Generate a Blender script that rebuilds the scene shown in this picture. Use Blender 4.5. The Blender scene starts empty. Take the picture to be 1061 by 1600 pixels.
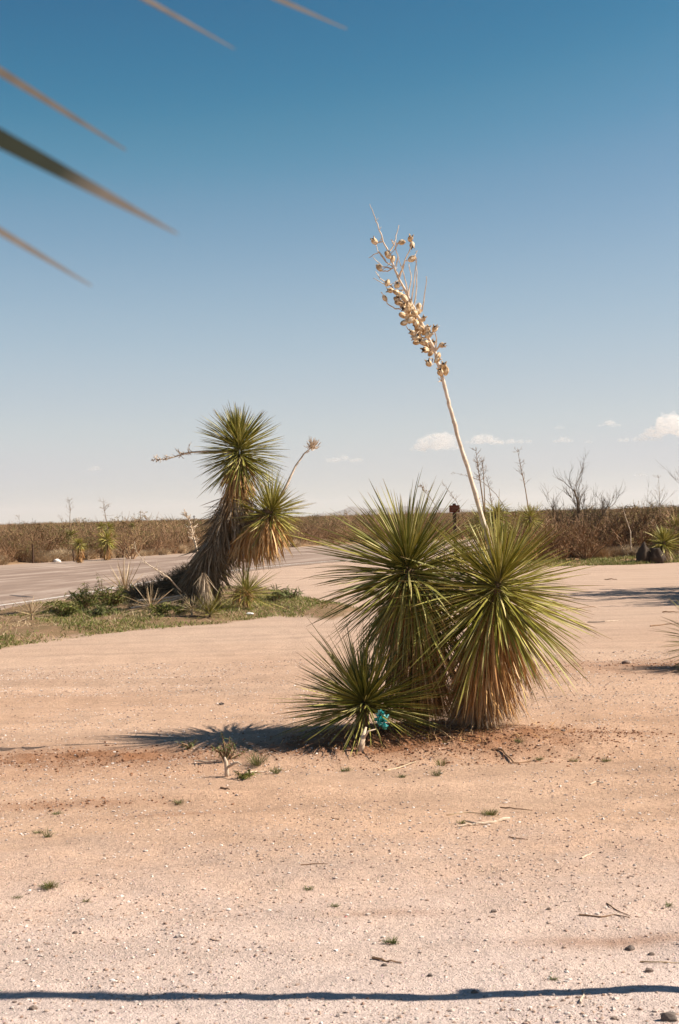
import bpy, math, random
import numpy as np
from mathutils import Vector, Matrix, noise as mnoise

random.seed(7)
rng = np.random.default_rng(7)
sc = bpy.context.scene
COL = sc.collection
PI = math.pi

# ------------------------------------------------------------------ camera
F = 2222.0; CX = 530.5; CY = 800.0
EYE = 1.6
PITCH = math.radians(0.2); ROLL = math.radians(-1.46)
cam_d = bpy.data.cameras.new('camera'); cam = bpy.data.objects.new('camera', cam_d)
COL.objects.link(cam)
cam_d.sensor_fit = 'VERTICAL'; cam_d.sensor_height = 36.0; cam_d.sensor_width = 24.0
cam_d.lens = 50.0; cam_d.clip_start = 0.05; cam_d.clip_end = 80000
cam_d.dof.use_dof = True; cam_d.dof.focus_distance = 10.3; cam_d.dof.aperture_fstop = 11
CM = Matrix.Translation((0, 0, EYE)) @ Matrix.Rotation(PI/2 + PITCH, 4, 'X') @ Matrix.Rotation(ROLL, 4, 'Z')
cam.matrix_world = CM
sc.camera = cam
R3 = CM.to_3x3()

def P(px, py, Y):
    """World point at depth Y seen at photo pixel (px,py)."""
    d = R3 @ Vector(((px-CX)/F, (CY-py)/F, -1.0))
    return Vector((d.x, d.y, d.z))*(Y/d.y) + Vector((0, 0, EYE))
def G(px, py, z=0.0):
    d = R3 @ Vector(((px-CX)/F, (CY-py)/F, -1.0))
    return d*((z-EYE)/d.z) + Vector((0, 0, EYE))
R3i = R3.inverted()
def proj(p):
    q = R3i @ (Vector(p) - Vector((0, 0, EYE)))
    if q.z > -1e-4: return None
    return (CX + F*q.x/-q.z, CY - F*q.y/-q.z)

# ------------------------------------------------------------------ world, sun, exposure
SUN_EL = math.radians(41.0); SUN_AZ = math.radians(91.5)     # azimuth from +Y clockwise: sun on the right
w = bpy.data.worlds.new('World'); sc.world = w; w.use_nodes = True
nt = w.node_tree; nt.nodes.clear()
wo = nt.nodes.new('ShaderNodeOutputWorld'); wb = nt.nodes.new('ShaderNodeBackground')
sky = nt.nodes.new('ShaderNodeTexSky'); sky.sky_type = 'NISHITA'; sky.sun_disc = False
sky.sun_elevation = SUN_EL; sky.sun_rotation = SUN_AZ
sky.altitude = 1200; sky.air_density = 1.0; sky.dust_density = 0.3; sky.ozone_density = 3.0
EXPO = 0.8
# film response of the sky: Nishita radiance through one curve per colour layer
def vscale(src, k):
    n = nt.nodes.new('ShaderNodeVectorMath'); n.operation = 'SCALE'; nt.links.new(src, n.inputs[0]); n.inputs[3].default_value = k; return n.outputs[0]
cv = nt.nodes.new('ShaderNodeRGBCurve')
for ci, pts_ in enumerate(([(0, 0), (0.08, 0.010), (0.125, 0.026), (0.148, 0.072), (0.176, 0.165), (0.255, 0.35), (0.345, 0.475), (0.451, 0.56), (0.624, 0.59), (1, 0.85)],
                           [(0, 0), (0.15, 0.08), (0.224, 0.186), (0.258, 0.26), (0.298, 0.335), (0.408, 0.49), (0.51, 0.57), (0.592, 0.61), (0.65, 0.60), (1, 0.8)],
                           [(0, 0), (0.25, 0.16), (0.404, 0.345), (0.498, 0.503), (0.588, 0.605), (0.635, 0.635), (1, 0.78)])):
    c_ = cv.mapping.curves[ci]
    for i_, p_ in enumerate(pts_):
        if i_ == 0: c_.points[0].location = p_
        elif i_ == len(pts_)-1: c_.points[-1].location = p_
        else: c_.points.new(*p_)
    for p_ in c_.points: p_.handle_type = 'AUTO_CLAMPED'
cv.mapping.update()
nt.links.new(vscale(sky.outputs[0], 0.1), cv.inputs[1])
nt.links.new(vscale(cv.outputs[0], 10/2**EXPO), wb.inputs[0]); wb.inputs[1].default_value = 0.1
nt.links.new(wb.outputs[0], wo.inputs[0])
sun_d = bpy.data.lights.new('sun', 'SUN'); sun = bpy.data.objects.new('sun', sun_d); COL.objects.link(sun)
sun_d.energy = 5.0; sun_d.angle = math.radians(0.53); sun_d.color = (1.0, 0.91, 0.78)
SUNV = Vector((math.sin(SUN_AZ)*math.cos(SUN_EL), math.cos(SUN_AZ)*math.cos(SUN_EL), math.sin(SUN_EL)))
sun.rotation_euler = SUNV.to_track_quat('Z', 'Y').to_euler()
sun.location = (30, 0, 30)
sc.view_settings.view_transform = 'Standard'; sc.view_settings.look = 'None'
sc.view_settings.exposure = EXPO; sc.view_settings.gamma = 1.0; sc.view_settings.use_curve_mapping = False
sc.cycles.max_bounces = 6; sc.cycles.volume_bounces = 4; sc.cycles.transparent_max_bounces = 16
sc.cycles.use_denoising = True

# ------------------------------------------------------------------ material helpers
def new_mat(name, rough=0.8, spec=0.3):
    m = bpy.data.materials.new(name); m.use_nodes = True
    b = m.node_tree.nodes['Principled BSDF']
    b.inputs['Roughness'].default_value = rough
    b.inputs['Specular IOR Level'].default_value = spec
    return m, m.node_tree, b
def N(t, kind, **kw):
    n = t.nodes.new(kind)
    for k, v in kw.items(): setattr(n, k, v)
    return n
def noise(t, scale, detail=3, rough=0.5, vec=None):
    n = N(t, 'ShaderNodeTexNoise'); n.inputs['Scale'].default_value = scale
    n.inputs['Detail'].default_value = detail; n.inputs['Roughness'].default_value = rough
    if vec is not None: t.links.new(vec, n.inputs['Vector'])
    return n.outputs['Fac']
def ramp(t, fac, stops, interp='LINEAR'):
    n = N(t, 'ShaderNodeValToRGB'); n.color_ramp.interpolation = interp
    e = n.color_ramp.elements
    while len(e) < len(stops): e.new(0.5)
    for i, (p, c) in enumerate(stops):
        e[i].position = p; e[i].color = (c[0], c[1], c[2], 1) if isinstance(c, tuple) else (c, c, c, 1)
    t.links.new(fac, n.inputs[0]); return n.outputs[0]
def mix(t, fac, a, b, mode='MIX'):
    n = N(t, 'ShaderNodeMix'); n.data_type = 'RGBA'; n.blend_type = mode
    for i, v in ((0, fac), (6, a), (7, b)):
        if isinstance(v, (int, float)): n.inputs[i].default_value = v
        elif isinstance(v, tuple): n.inputs[i].default_value = (*v, 1)
        else: t.links.new(v, n.inputs[i])
    return n.outputs[2]
def math_(t, op, a, b=0.0, clamp=False):
    n = N(t, 'ShaderNodeMath', operation=op, use_clamp=clamp)
    for i, v in ((0, a), (1, b)):
        if isinstance(v, (int, float)): n.inputs[i].default_value = v
        else: t.links.new(v, n.inputs[i])
    return n.outputs[0]
def attr(t, name, out='Fac'):
    n = N(t, 'ShaderNodeAttribute', attribute_name=name); return n.outputs[out]
def objpos(t): return N(t, 'ShaderNodeTexCoord').outputs['Object']
def wpos(t): return N(t, 'ShaderNodeNewGeometry').outputs['Position']
def bump(t, b, h, strength=0.5, dist=0.01):
    n = N(t, 'ShaderNodeBump'); n.inputs['Strength'].default_value = strength; n.inputs['Distance'].default_value = dist
    t.links.new(h, n.inputs['Height']); t.links.new(n.outputs[0], b.inputs['Normal'])
def rnd_value(t):
    """0..1 per leaf: mesh attribute 'rnd' plus the object's own random value."""
    oi = N(t, 'ShaderNodeObjectInfo')
    s = math_(t, 'ADD', attr(t, 'rnd'), oi.outputs['Random'])
    return math_(t, 'FRACT', s)

def leaf_mat(name, cols, base, tip, trans=0.2, rough=0.5, spec=0.25):
    m, t, b = new_mat(name, rough, spec)
    r = rnd_value(t); tt = attr(t, 't')
    k = len(cols)
    c = ramp(t, r, [(i/(k-1), cols[i]) for i in range(k)])
    c = mix(t, ramp(t, tt, [(0.0, 1.0), (0.16, 0.0)]), c, base)
    c = mix(t, ramp(t, tt, [(0.86, 0.0), (0.99, 1.0)]), c, tip)
    st = noise(t, 60, 2, 0.6, wpos(t))
    c = mix(t, 0.35, c, ramp(t, st, [(0.3, 0.55), (0.7, 1.3)]), 'MULTIPLY')
    t.links.new(c, b.inputs['Base Color'])
    if trans > 0:
        tr = N(t, 'ShaderNodeBsdfTranslucent'); t.links.new(c, tr.inputs[0])
        mx = N(t, 'ShaderNodeMixShader'); mx.inputs[0].default_value = trans
        out = t.nodes['Material Output']
        t.links.new(b.outputs[0], mx.inputs[1]); t.links.new(tr.outputs[0], mx.inputs[2]); t.links.new(mx.outputs[0], out.inputs[0])
    return m

M = {}
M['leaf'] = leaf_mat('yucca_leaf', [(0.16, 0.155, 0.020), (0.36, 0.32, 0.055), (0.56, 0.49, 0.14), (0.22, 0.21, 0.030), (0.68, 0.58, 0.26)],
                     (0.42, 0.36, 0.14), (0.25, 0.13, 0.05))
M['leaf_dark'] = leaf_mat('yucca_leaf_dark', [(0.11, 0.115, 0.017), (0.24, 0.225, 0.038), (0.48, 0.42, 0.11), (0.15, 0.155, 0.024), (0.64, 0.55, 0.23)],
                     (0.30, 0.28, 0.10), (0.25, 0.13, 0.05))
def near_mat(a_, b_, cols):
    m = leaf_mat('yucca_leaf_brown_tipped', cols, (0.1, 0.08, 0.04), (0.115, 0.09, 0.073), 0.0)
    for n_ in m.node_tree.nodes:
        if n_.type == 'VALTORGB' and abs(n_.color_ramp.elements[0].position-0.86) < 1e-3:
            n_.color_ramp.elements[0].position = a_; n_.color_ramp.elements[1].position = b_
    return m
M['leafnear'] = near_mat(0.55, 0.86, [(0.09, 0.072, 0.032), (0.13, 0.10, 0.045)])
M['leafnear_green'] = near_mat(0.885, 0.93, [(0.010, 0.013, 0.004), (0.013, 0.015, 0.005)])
M['dead'] = leaf_mat('yucca_dead_leaf', [(0.66, 0.37, 0.14), (0.38, 0.18, 0.06), (0.80, 0.56, 0.30), (0.54, 0.29, 0.10)],
                     (0.36, 0.20, 0.09), (0.45, 0.30, 0.16), 0.1, 0.7, 0.15)
M['dead_grey'] = leaf_mat('yucca_dead_leaf_weathered', [(0.46, 0.36, 0.25), (0.24, 0.17, 0.10), (0.62, 0.50, 0.37), (0.34, 0.25, 0.16)],
                     (0.2, 0.14, 0.09), (0.4, 0.33, 0.24), 0.05, 0.8, 0.1)
M['dead_dark'] = leaf_mat('yucca_dead_leaf_dark', [(0.20, 0.14, 0.08), (0.30, 0.22, 0.135), (0.12, 0.085, 0.05), (0.38, 0.29, 0.19)],
                     (0.10, 0.07, 0.04), (0.26, 0.20, 0.13), 0.05, 0.8, 0.1)
M['straw'] = leaf_mat('straw', [(0.55, 0.40, 0.24), (0.40, 0.26, 0.14), (0.62, 0.48, 0.32), (0.45, 0.33, 0.2)],
                     (0.35, 0.22, 0.12), (0.6, 0.5, 0.35), 0.15, 0.75, 0.1)
M['grass'] = leaf_mat('grass_blade', [(0.12, 0.16, 0.03), (0.36, 0.28, 0.12), (0.18, 0.21, 0.045), (0.16, 0.19, 0.04), (0.44, 0.33, 0.18), (0.14, 0.18, 0.035)],
                     (0.22, 0.2, 0.09), (0.35, 0.28, 0.13), 0.3, 0.6, 0.2)
M['weed'] = leaf_mat('weed_leaf', [(0.10, 0.14, 0.035), (0.17, 0.19, 0.06), (0.28, 0.26, 0.11)],
                     (0.22, 0.2, 0.09), (0.4, 0.36, 0.2), 0.3, 0.6, 0.2)
M['green_bush'] = leaf_mat('green_weed', [(0.10, 0.12, 0.02), (0.17, 0.18, 0.035), (0.30, 0.27, 0.08)],
                     (0.08, 0.12, 0.03), (0.12, 0.18, 0.05), 0.3, 0.6, 0.2)

def bark_mat(name, a, b_, scale=30):
    m, t, b = new_mat(name, 0.85, 0.15)
    n = noise(t, scale, 5, 0.65, wpos(t))
    t.links.new(ramp(t, n, [(0.3, a), (0.7, b_)]), b.inputs['Base Color'])
    bump(t, b, n, 0.6, 0.006); return m
M['trunk'] = bark_mat('yucca_trunk', (0.10, 0.065, 0.035), (0.24, 0.16, 0.09))
M['stalk'] = bark_mat('bleached_stalk', (0.42, 0.29, 0.18), (0.80, 0.66, 0.52), 18)
M['stalk_white'] = bark_mat('sunbleached_stalk', (0.46, 0.33, 0.22), (0.80, 0.68, 0.56), 18)
M['stalk_brown'] = bark_mat('dry_brown_stalk', (0.17, 0.11, 0.065), (0.32, 0.22, 0.14), 18)
M['mesquite'] = bark_mat('mesquite_bark', (0.09, 0.06, 0.038), (0.20, 0.14, 0.09), 12)
M['wood'] = bark_mat('bleached_wood', (0.42, 0.31, 0.22), (0.68, 0.56, 0.44), 25)
M['stick'] = bark_mat('brown_stick', (0.16, 0.09, 0.05), (0.34, 0.21, 0.12), 25)
M['post'] = bark_mat('rusted_post', (0.05, 0.03, 0.02), (0.12, 0.07, 0.045), 20)
M['sign'] = bark_mat('brown_sign_paint', (0.13, 0.038, 0.020), (0.18, 0.06, 0.032), 9)
M['sign_letters'] = bark_mat('sign_faded_letters', (0.26, 0.15, 0.09), (0.30, 0.18, 0.11), 9)

# pod
m, t, b = new_mat('seed_pod', 0.6, 0.25)
n = noise(t, 45, 4, 0.6, wpos(t))
c = ramp(t, n, [(0.3, (0.36, 0.20, 0.085)), (0.48, (0.60, 0.41, 0.22)), (0.62, (0.84, 0.73, 0.55))])
c = mix(t, ramp(t, attr(t, 't'), [(0.0, 0.0), (0.5, 0.0), (1.0, 0.65)]), c, (0.20, 0.10, 0.04))
t.links.new(c, b.inputs['Base Color']); bump(t, b, n, 0.4, 0.003)
M['pod'] = m
m, t, b = new_mat('pod_seeds', 0.5, 0.4); b.inputs['Base Color'].default_value = (0.012, 0.008, 0.006, 1); M['seed'] = m

# scrub twigs
def scrub_mat(name, cols):
    m, t, b = new_mat(name, 0.85, 0.1)
    r = math_(t, 'FRACT', math_(t, 'ADD', math_(t, 'MULTIPLY', attr(t, 'rnd'), 0.6), N(t, 'ShaderNodeObjectInfo').outputs['Random']))
    k = len(cols)
    c = ramp(t, r, [(i/(k-1), cols[i]) for i in range(k)])
    t.links.new(c, b.inputs['Base Color']); return m
M['twig'] = scrub_mat('scrub_twig', [(0.22, 0.125, 0.068), (0.40, 0.235, 0.13), (0.13, 0.085, 0.05), (0.46, 0.29, 0.18), (0.26, 0.155, 0.085), (0.17, 0.10, 0.055)])
M['scrubleaf'] = scrub_mat('scrub_leaf', [(0.20, 0.16, 0.06), (0.30, 0.21, 0.09), (0.16, 0.14, 0.05), (0.34, 0.22, 0.11), (0.20, 0.16, 0.06)])
M['creosote'] = scrub_mat('creosote_leaf', [(0.10, 0.12, 0.035), (0.15, 0.15, 0.05), (0.19, 0.17, 0.06), (0.10, 0.12, 0.035)])

# rocks
def rock_mat(name, cols, sc_=40):
    m, t, b = new_mat(name, 0.85, 0.25)
    r = rnd_value(t)
    c = ramp(t, r, [(i/(len(cols)-1), cols[i]) for i in range(len(cols))])
    n = noise(t, sc_, 4, 0.6, wpos(t))
    c = mix(t, 0.5, c, ramp(t, n, [(0.3, 0.6), (0.7, 1.25)]), 'MULTIPLY')
    t.links.new(c, b.inputs['Base Color']); bump(t, b, n, 0.5, 0.004); return m
M['gravel'] = rock_mat('gravel_stone', [(0.56, 0.42, 0.35), (0.38, 0.24, 0.17), (0.78, 0.70, 0.64), (0.70, 0.58, 0.50), (0.40, 0.27, 0.20), (0.55, 0.47, 0.42), (0.29, 0.18, 0.13), (0.50, 0.35, 0.27), (0.20, 0.15, 0.125)])
M['stone_pale'] = rock_mat('pale_stone', [(0.62, 0.52, 0.45), (0.5, 0.40, 0.34), (0.70, 0.60, 0.53)])
M['stone_dark'] = rock_mat('dark_stone', [(0.16, 0.12, 0.10), (0.26, 0.19, 0.15), (0.11, 0.09, 0.08)])
M['clod'] = rock_mat('soil_clod', [(0.30, 0.15, 0.08), (0.21, 0.10, 0.055), (0.37, 0.20, 0.115)])
M['boulder'] = rock_mat('dark_boulder', [(0.055, 0.038, 0.026), (0.075, 0.052, 0.036)], 9)
M['white_stone'] = rock_mat('whitish_stone', [(0.66, 0.60, 0.54), (0.72, 0.66, 0.6)], 8)

# teal plastic
m, t, b = new_mat('teal_plastic', 0.22, 0.6); b.inputs['Base Color'].default_value = (0.0, 0.30, 0.29, 1)
b.inputs['Transmission Weight'].default_value = 0.25
n = noise(t, 40, 3, 0.6, objpos(t)); t.links.new(ramp(t, n, [(0.35, (0.0, 0.12, 0.13)), (0.5, (0.01, 0.42, 0.40)), (0.62, (0.30, 0.78, 0.74))]), b.inputs['Base Color'])
M['teal'] = m
m, t, b = new_mat('white_litter', 0.4, 0.4); b.inputs['Base Color'].default_value = (0.8, 0.8, 0.78, 1); M['white'] = m
m, t, b = new_mat('pink_petal', 0.7, 0.2); b.inputs['Base Color'].default_value = (0.6, 0.22, 0.2, 1); M['pink'] = m

# ------------------------------------------------------------------ mesh builder
class MB:
    def __init__(s): s.v = []; s.f = []; s.r = []; s.t = []; s.n = 0
    def add(s, verts, faces, rnd=0.0, t=None):
        verts = np.asarray(verts, float); k = len(verts)
        s.v.append(verts); o = s.n
        s.f.extend([tuple(i+o for i in f) for f in faces])
        s.r.append(np.full(k, rnd)); s.t.append(np.zeros(k)+0.5 if t is None else np.asarray(t, float)); s.n += k
    def tube(s, pts, rad, sides=5, rnd=0.0, cap=True, t=None):
        pts = [Vector(p) for p in pts]; k = len(pts)
        rad = [rad]*k if isinstance(rad, (int, float)) else rad
        d0 = (pts[1]-pts[0]).normalized()
        a = d0.orthogonal().normalized()
        vs = []; ts = []
        for i, p in enumerate(pts):
            d = (pts[min(i+1, k-1)]-pts[max(i-1, 0)]).normalized()
            a = (a - d*a.dot(d))
            a = a.normalized() if a.length > 1e-6 else d.orthogonal().normalized()
            bb = d.cross(a)
            for j in range(sides):
                th = 2*PI*j/sides
                vs.append(p + (a*math.cos(th)+bb*math.sin(th))*rad[i]); ts.append(i/(k-1))
        fs = []
        for i in range(k-1):
            for j in range(sides):
                j2 = (j+1) % sides
                fs.append((i*sides+j, i*sides+j2, (i+1)*sides+j2, (i+1)*sides+j))
        if cap:
            fs.append(tuple(range(sides))[::-1]); fs.append(tuple((k-1)*sides+j for j in range(sides)))
        s.add([tuple(x) for x in vs], fs, rnd, ts if t is None else [t]*len(ts))
    def mesh(s, name, mat, smooth=False):
        me = bpy.data.meshes.new(name)
        V = np.concatenate(s.v) if s.v else np.zeros((0, 3))
        me.from_pydata(V.tolist(), [], s.f)
        for nm, arr in (('rnd', s.r), ('t', s.t)):
            at = me.attributes.new(nm, 'FLOAT', 'POINT'); at.data.foreach_set('value', np.concatenate(arr).astype(np.float32))
        if mat: me.materials.append(mat)
        if smooth: me.polygons.foreach_set('use_smooth', [True]*len(me.polygons))
        me.update(); return me
    def build(s, name, mat, parent=None, smooth=False, **tags):
        return link(name, s.mesh(name, mat, smooth), parent, **tags)

def link(name, me, parent=None, loc=None, **tags):
    o = bpy.data.objects.new(name, me); COL.objects.link(o)
    if parent is not None:
        o.parent = parent
        o.matrix_parent_inverse = PINV.get(parent.name, Matrix())
    if loc is not None: o.location = loc
    for k, v in tags.items(): o[k] = v
    return o
PINV = {}
def thing(name, loc, label, cat, group=None, rz=0):
    o = bpy.data.objects.new(name, None); COL.objects.link(o)
    o.empty_display_size = 0.1
    o.location = loc; o.rotation_euler = (0, 0, rz)
    o['label'] = label; o['category'] = cat
    if group: o['group'] = group
    PINV[o.name] = (Matrix.Translation(loc) @ Matrix.Rotation(rz, 4, 'Z')).inverted()
    return o
def grid_mesh(name, V, nu, nv, mat, attrs=None, smooth=True):
    """V: (nu*nv,3) ; faces as quads"""
    me = bpy.data.meshes.new(name)
    me.vertices.add(nu*nv); me.vertices.foreach_set('co', V.astype(np.float32).ravel())
    i = np.arange(nu-1)[:, None]*nv + np.arange(nv-1)[None, :]
    i = i.ravel(); q = np.stack([i, i+nv, i+nv+1, i+1], 1).astype(np.int32)
    me.loops.add(q.size); me.loops.foreach_set('vertex_index', q.ravel())
    me.polygons.add(len(q)); me.polygons.foreach_set('loop_start', np.arange(0, q.size, 4, dtype=np.int32))
    me.polygons.foreach_set('loop_total', np.full(len(q), 4, dtype=np.int32))
    me.polygons.foreach_set('use_smooth', np.full(len(q), smooth))
    for k, a in (attrs or {}).items():
        at = me.attributes.new(k, 'FLOAT', 'POINT'); at.data.foreach_set('value', a.astype(np.float32).ravel())
    me.materials.append(mat); me.update(calc_edges=True); me.validate(); return me

# vectorised value noise
def vnoise(x, y, seed=0):
    xi = np.floor(x).astype(np.int64); yi = np.floor(y).astype(np.int64)
    xf = x-xi; yf = y-yi; u = xf*xf*(3-2*xf); v = yf*yf*(3-2*yf)
    def h(a, b):
        n = (a*374761393 + b*668265263 + seed*974634777) & 0xffffffff
        n = ((n ^ (n >> 13))*1274126177) & 0xffffffff
        return ((n ^ (n >> 16)) & 0xffff)/65535.0
    return (h(xi, yi)*(1-u)+h(xi+1, yi)*u)*(1-v) + (h(xi, yi+1)*(1-u)+h(xi+1, yi+1)*u)*v
def fbm(x, y, sc_, oct_=4, seed=0, gain=0.5):
    s = 0; a = 1; tot = 0
    for o in range(oct_):
        s = s + a*vnoise(x*sc_, y*sc_, seed+o*17); tot += a; a *= gain; sc_ *= 2.03
    return s/tot
def sstep(a, b, x):
    t_ = np.clip((x-a)/(b-a), 0, 1); return t_*t_*(3-2*t_)

# ------------------------------------------------------------------ layout curves
def curve(pts, n):
    """Catmull-Rom through 2-D points"""
    pts = [np.array(p, float) for p in pts]
    pts = [2*pts[0]-pts[1]] + pts + [2*pts[-1]-pts[-2]]
    out = []
    m_ = len(pts)-3
    for i in range(n):
        s = i/(n-1)*m_; k = min(int(s), m_-1); u = s-k
        a, b, c, d = pts[k:k+4]
        out.append(0.5*((2*b)+(-a+c)*u+(2*a-5*b+4*c-d)*u*u+(-a+3*b-3*c+d)*u**3))
    return np.array(out)
def g2(px, py): q = G(px, py); return (q.x, q.y)
NEAR_EDGE = curve([(-13, -20), (-10.3, 5), g2(-60, 968), g2(0, 954), g2(152, 931), (-3.4, 42), (0.8, 52), (9, 60.5), (24, 66), (50, 69), (100, 71), (400, 74)], 140)
FAR_EDGE = curve([(-42, -20), (-35, 5), (-26, 30), g2(0, 884), g2(160, 874), g2(311, 864), g2(500, 853.5), (9, 87), (24, 91), (50, 93), (100, 94), (400, 96)], 140)
def poly_far(x):      # y of the far road edge for a given x
    return np.interp(x, FAR_EDGE[:, 0], FAR_EDGE[:, 1])
def near_y(x):
    return np.interp(x, NEAR_EDGE[:, 0], NEAR_EDGE[:, 1])
VERGE_FRONT = np.array([g2(-260, 1062), g2(-120, 1036), g2(0, 1012), g2(60, 1002), g2(200, 985), g2(330, 976), g2(430, 962), g2(520, 966), g2(560, 955)])
VERGE_BACK = np.array([g2(300, 912), g2(400, 918), g2(450, 928), g2(510, 941), g2(560, 950), g2(620, 958)])
def verge_far(x): return np.minimum(near_y(x)-0.1, np.where(x < VERGE_BACK[0, 0], 1e3, np.interp(x, VERGE_BACK[:, 0], VERGE_BACK[:, 1])))
# island of scrub on the right: its front edge
ISL = np.array([g2(800, 890), g2(880, 884), g2(980, 882), g2(1061, 878), (16, 43), (40, 44)])
Y1 = G(740, 1148); Y2 = G(652, 1138); Y3 = G(563, 1160)

def height(x, y):
    x = np.asarray(x, float); y = np.asarray(y, float)
    near = 1-sstep(16, 30, y)
    h = (fbm(x, y, 0.5, 3, 3)-0.5)*0.06*near
    h = h + (fbm(x, y*1.6, 4, 4, 11)-0.5)*0.028*near
    h = h + (fbm(x, y, 20, 2, 21)-0.5)*0.008*(1-sstep(8, 16, y))
    # soft wheel ruts running across
    for c0, amp, sl in ((8.05, 0.012, 0.05), (9.2, 0.016, 0.08), (12.6, 0.02, -0.02), (14.2, 0.02, -0.03), (6.2, 0.01, 0.1)):
        dd = (y-(c0+sl*x)); amp = amp*1.6; h = h - amp*np.exp(-(dd/0.16)**2) + 0.5*amp*np.exp(-((dd-0.3)/0.12)**2)
    # mound under the three yuccas
    d = np.sqrt(((x-Y1.x+0.35)/1.15)**2+((y-10.3)/0.55)**2)
    h = h + 0.085*np.exp(-d**2*0.9)
    red = np.exp(-(((x-0.75)/1.1)**2+((y-9.75)/0.42)**2))
    redl = np.exp(-(((x+1.6)/1.0)**2+((y-9.7)/0.35)**2))
    h = h + np.maximum(red, redl*0.6)*((fbm(x, y, 8, 4, 31, 0.65)-0.5)*0.10 + 0.018*np.sin((y-0.16*x+0.1*np.sin(x*2.2))*21))
    # verge hump
    vy = np.interp(x, VERGE_FRONT[:, 0], VERGE_FRONT[:, 1])
    verge = sstep(0, 1.5, y-vy)*(1-sstep(-1.5, 0, y-verge_far(x)))*(1-sstep(0.0, 0.6, x))
    h = h + verge*(0.06+(fbm(x, y, 1.2, 3, 41)-0.4)*0.12)
    # beyond the road: gentle bank
    fy = poly_far(x)
    h = h + sstep(0.3, 4, y-fy)*((fbm(x, y, 0.3, 3, 51))*0.22)*(1-sstep(250, 400, y))
    iy = np.interp(x, ISL[:, 0], ISL[:, 1])
    isl = sstep(0, 1.5, y-iy)*(1-sstep(-3, -1, y-near_y(x)))*sstep(4.5, 6, x)
    h = h + isl*0.12*fbm(x, y, 0.6, 3, 61)
    road = sstep(-1.2, 0.0, y-near_y(x))*(1-sstep(-0.3, 0.8, y-fy))
    h = h*(1-road)
    return h
def H(x, y): return float(height(x, y))
def on_ground(px, py):
    q = G(px, py)
    for _ in range(3): q = G(px, py, H(q.x, q.y))
    return Vector((q.x, q.y, H(q.x, q.y)))

# ------------------------------------------------------------------ ground sheet
def graded(core, lo, hi, g):
    a = list(core)
    st = a[1]-a[0]; 
    while a[0] > lo: st *= g; a.insert(0, a[0]-st)
    st = core[-1]-core[-2]
    while a[-1] < hi: st *= g; a.append(a[-1]+st)
    return np.array(a)
xs = graded(np.arange(-3.2, 3.21, 0.035), -21000, 21000, 1.085)
ys = np.concatenate([np.arange(-30, 0, 3), np.arange(0, 3.6, 0.3), np.arange(3.6, 12, 0.035), np.arange(12, 18, 0.07), np.arange(18, 36, 0.14), np.arange(36, 100, 0.5)])
ys = graded(ys, -30, 21000, 1.12) if ys[-1] < 21000 else ys
X, Y = np.meshgrid(xs, ys, indexing='ij')
Z = height(X, Y)
V = np.stack([X, Y, Z], -1).reshape(-1, 3)
wob = (fbm(X, Y, 1.3, 3, 71)-0.5)*1.2
wob2 = (fbm(X, Y, 5, 3, 72)-0.5)*0.6
vy = np.interp(X, VERGE_FRONT[:, 0], VERGE_FRONT[:, 1])
verge = sstep(-0.25, 0.35, Y-vy+wob*0.8+wob2*.5)*(1-sstep(-0.3, 0.2, Y-verge_far(X)+wob2*.5))*(1-sstep(0.3, 0.8, X+wob*.5))
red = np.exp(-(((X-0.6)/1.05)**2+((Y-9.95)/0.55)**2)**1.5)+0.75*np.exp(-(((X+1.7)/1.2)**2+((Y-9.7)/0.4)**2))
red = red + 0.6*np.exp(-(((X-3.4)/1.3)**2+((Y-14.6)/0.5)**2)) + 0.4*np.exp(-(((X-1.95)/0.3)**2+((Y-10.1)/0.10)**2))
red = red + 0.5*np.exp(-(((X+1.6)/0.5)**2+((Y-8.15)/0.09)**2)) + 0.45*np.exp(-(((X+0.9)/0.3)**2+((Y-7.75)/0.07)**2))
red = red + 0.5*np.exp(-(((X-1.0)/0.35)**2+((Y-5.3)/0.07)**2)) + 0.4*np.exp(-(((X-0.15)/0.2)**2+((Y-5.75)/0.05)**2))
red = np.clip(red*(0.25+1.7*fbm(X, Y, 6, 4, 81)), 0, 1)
brush = sstep(0.2, 1.6, Y-poly_far(X)+wob)
iy = np.interp(X, ISL[:, 0], ISL[:, 1])
isl = sstep(-0.2, 0.6, Y-iy+wob*0.6)*(1-sstep(-2, -0.5, Y-near_y(X)))*sstep(4.8, 5.6, X+wob*0.3)
brush = np.maximum(brush, isl)
brush = np.maximum(brush, sstep(0.0, 2.0, -(X+34+Y*0.0))*(Y > 0))

m, t, b = new_mat('dirt_ground', 0.95, 0.1)
pos = wpos(t)
sep = N(t, 'ShaderNodeSeparateXYZ'); t.links.new(pos, sep.inputs[0])
st0 = noise(t, 0.8, 4, 0.6, pos); n1 = noise(t, 0.35, 4, 0.55, pos); n2 = noise(t, 3.0, 5, 0.6, pos); n3 = noise(t, 40, 4, 0.7, pos); n4 = noise(t, 150, 3, 0.7, pos)
c = ramp(t, n1, [(0.35, (0.465, 0.295, 0.198)), (0.65, (0.535, 0.36, 0.255))])
c = mix(t, 0.5, c, ramp(t, n2, [(0.3, 0.80), (0.7, 1.18)]), 'MULTIPLY')
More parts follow.
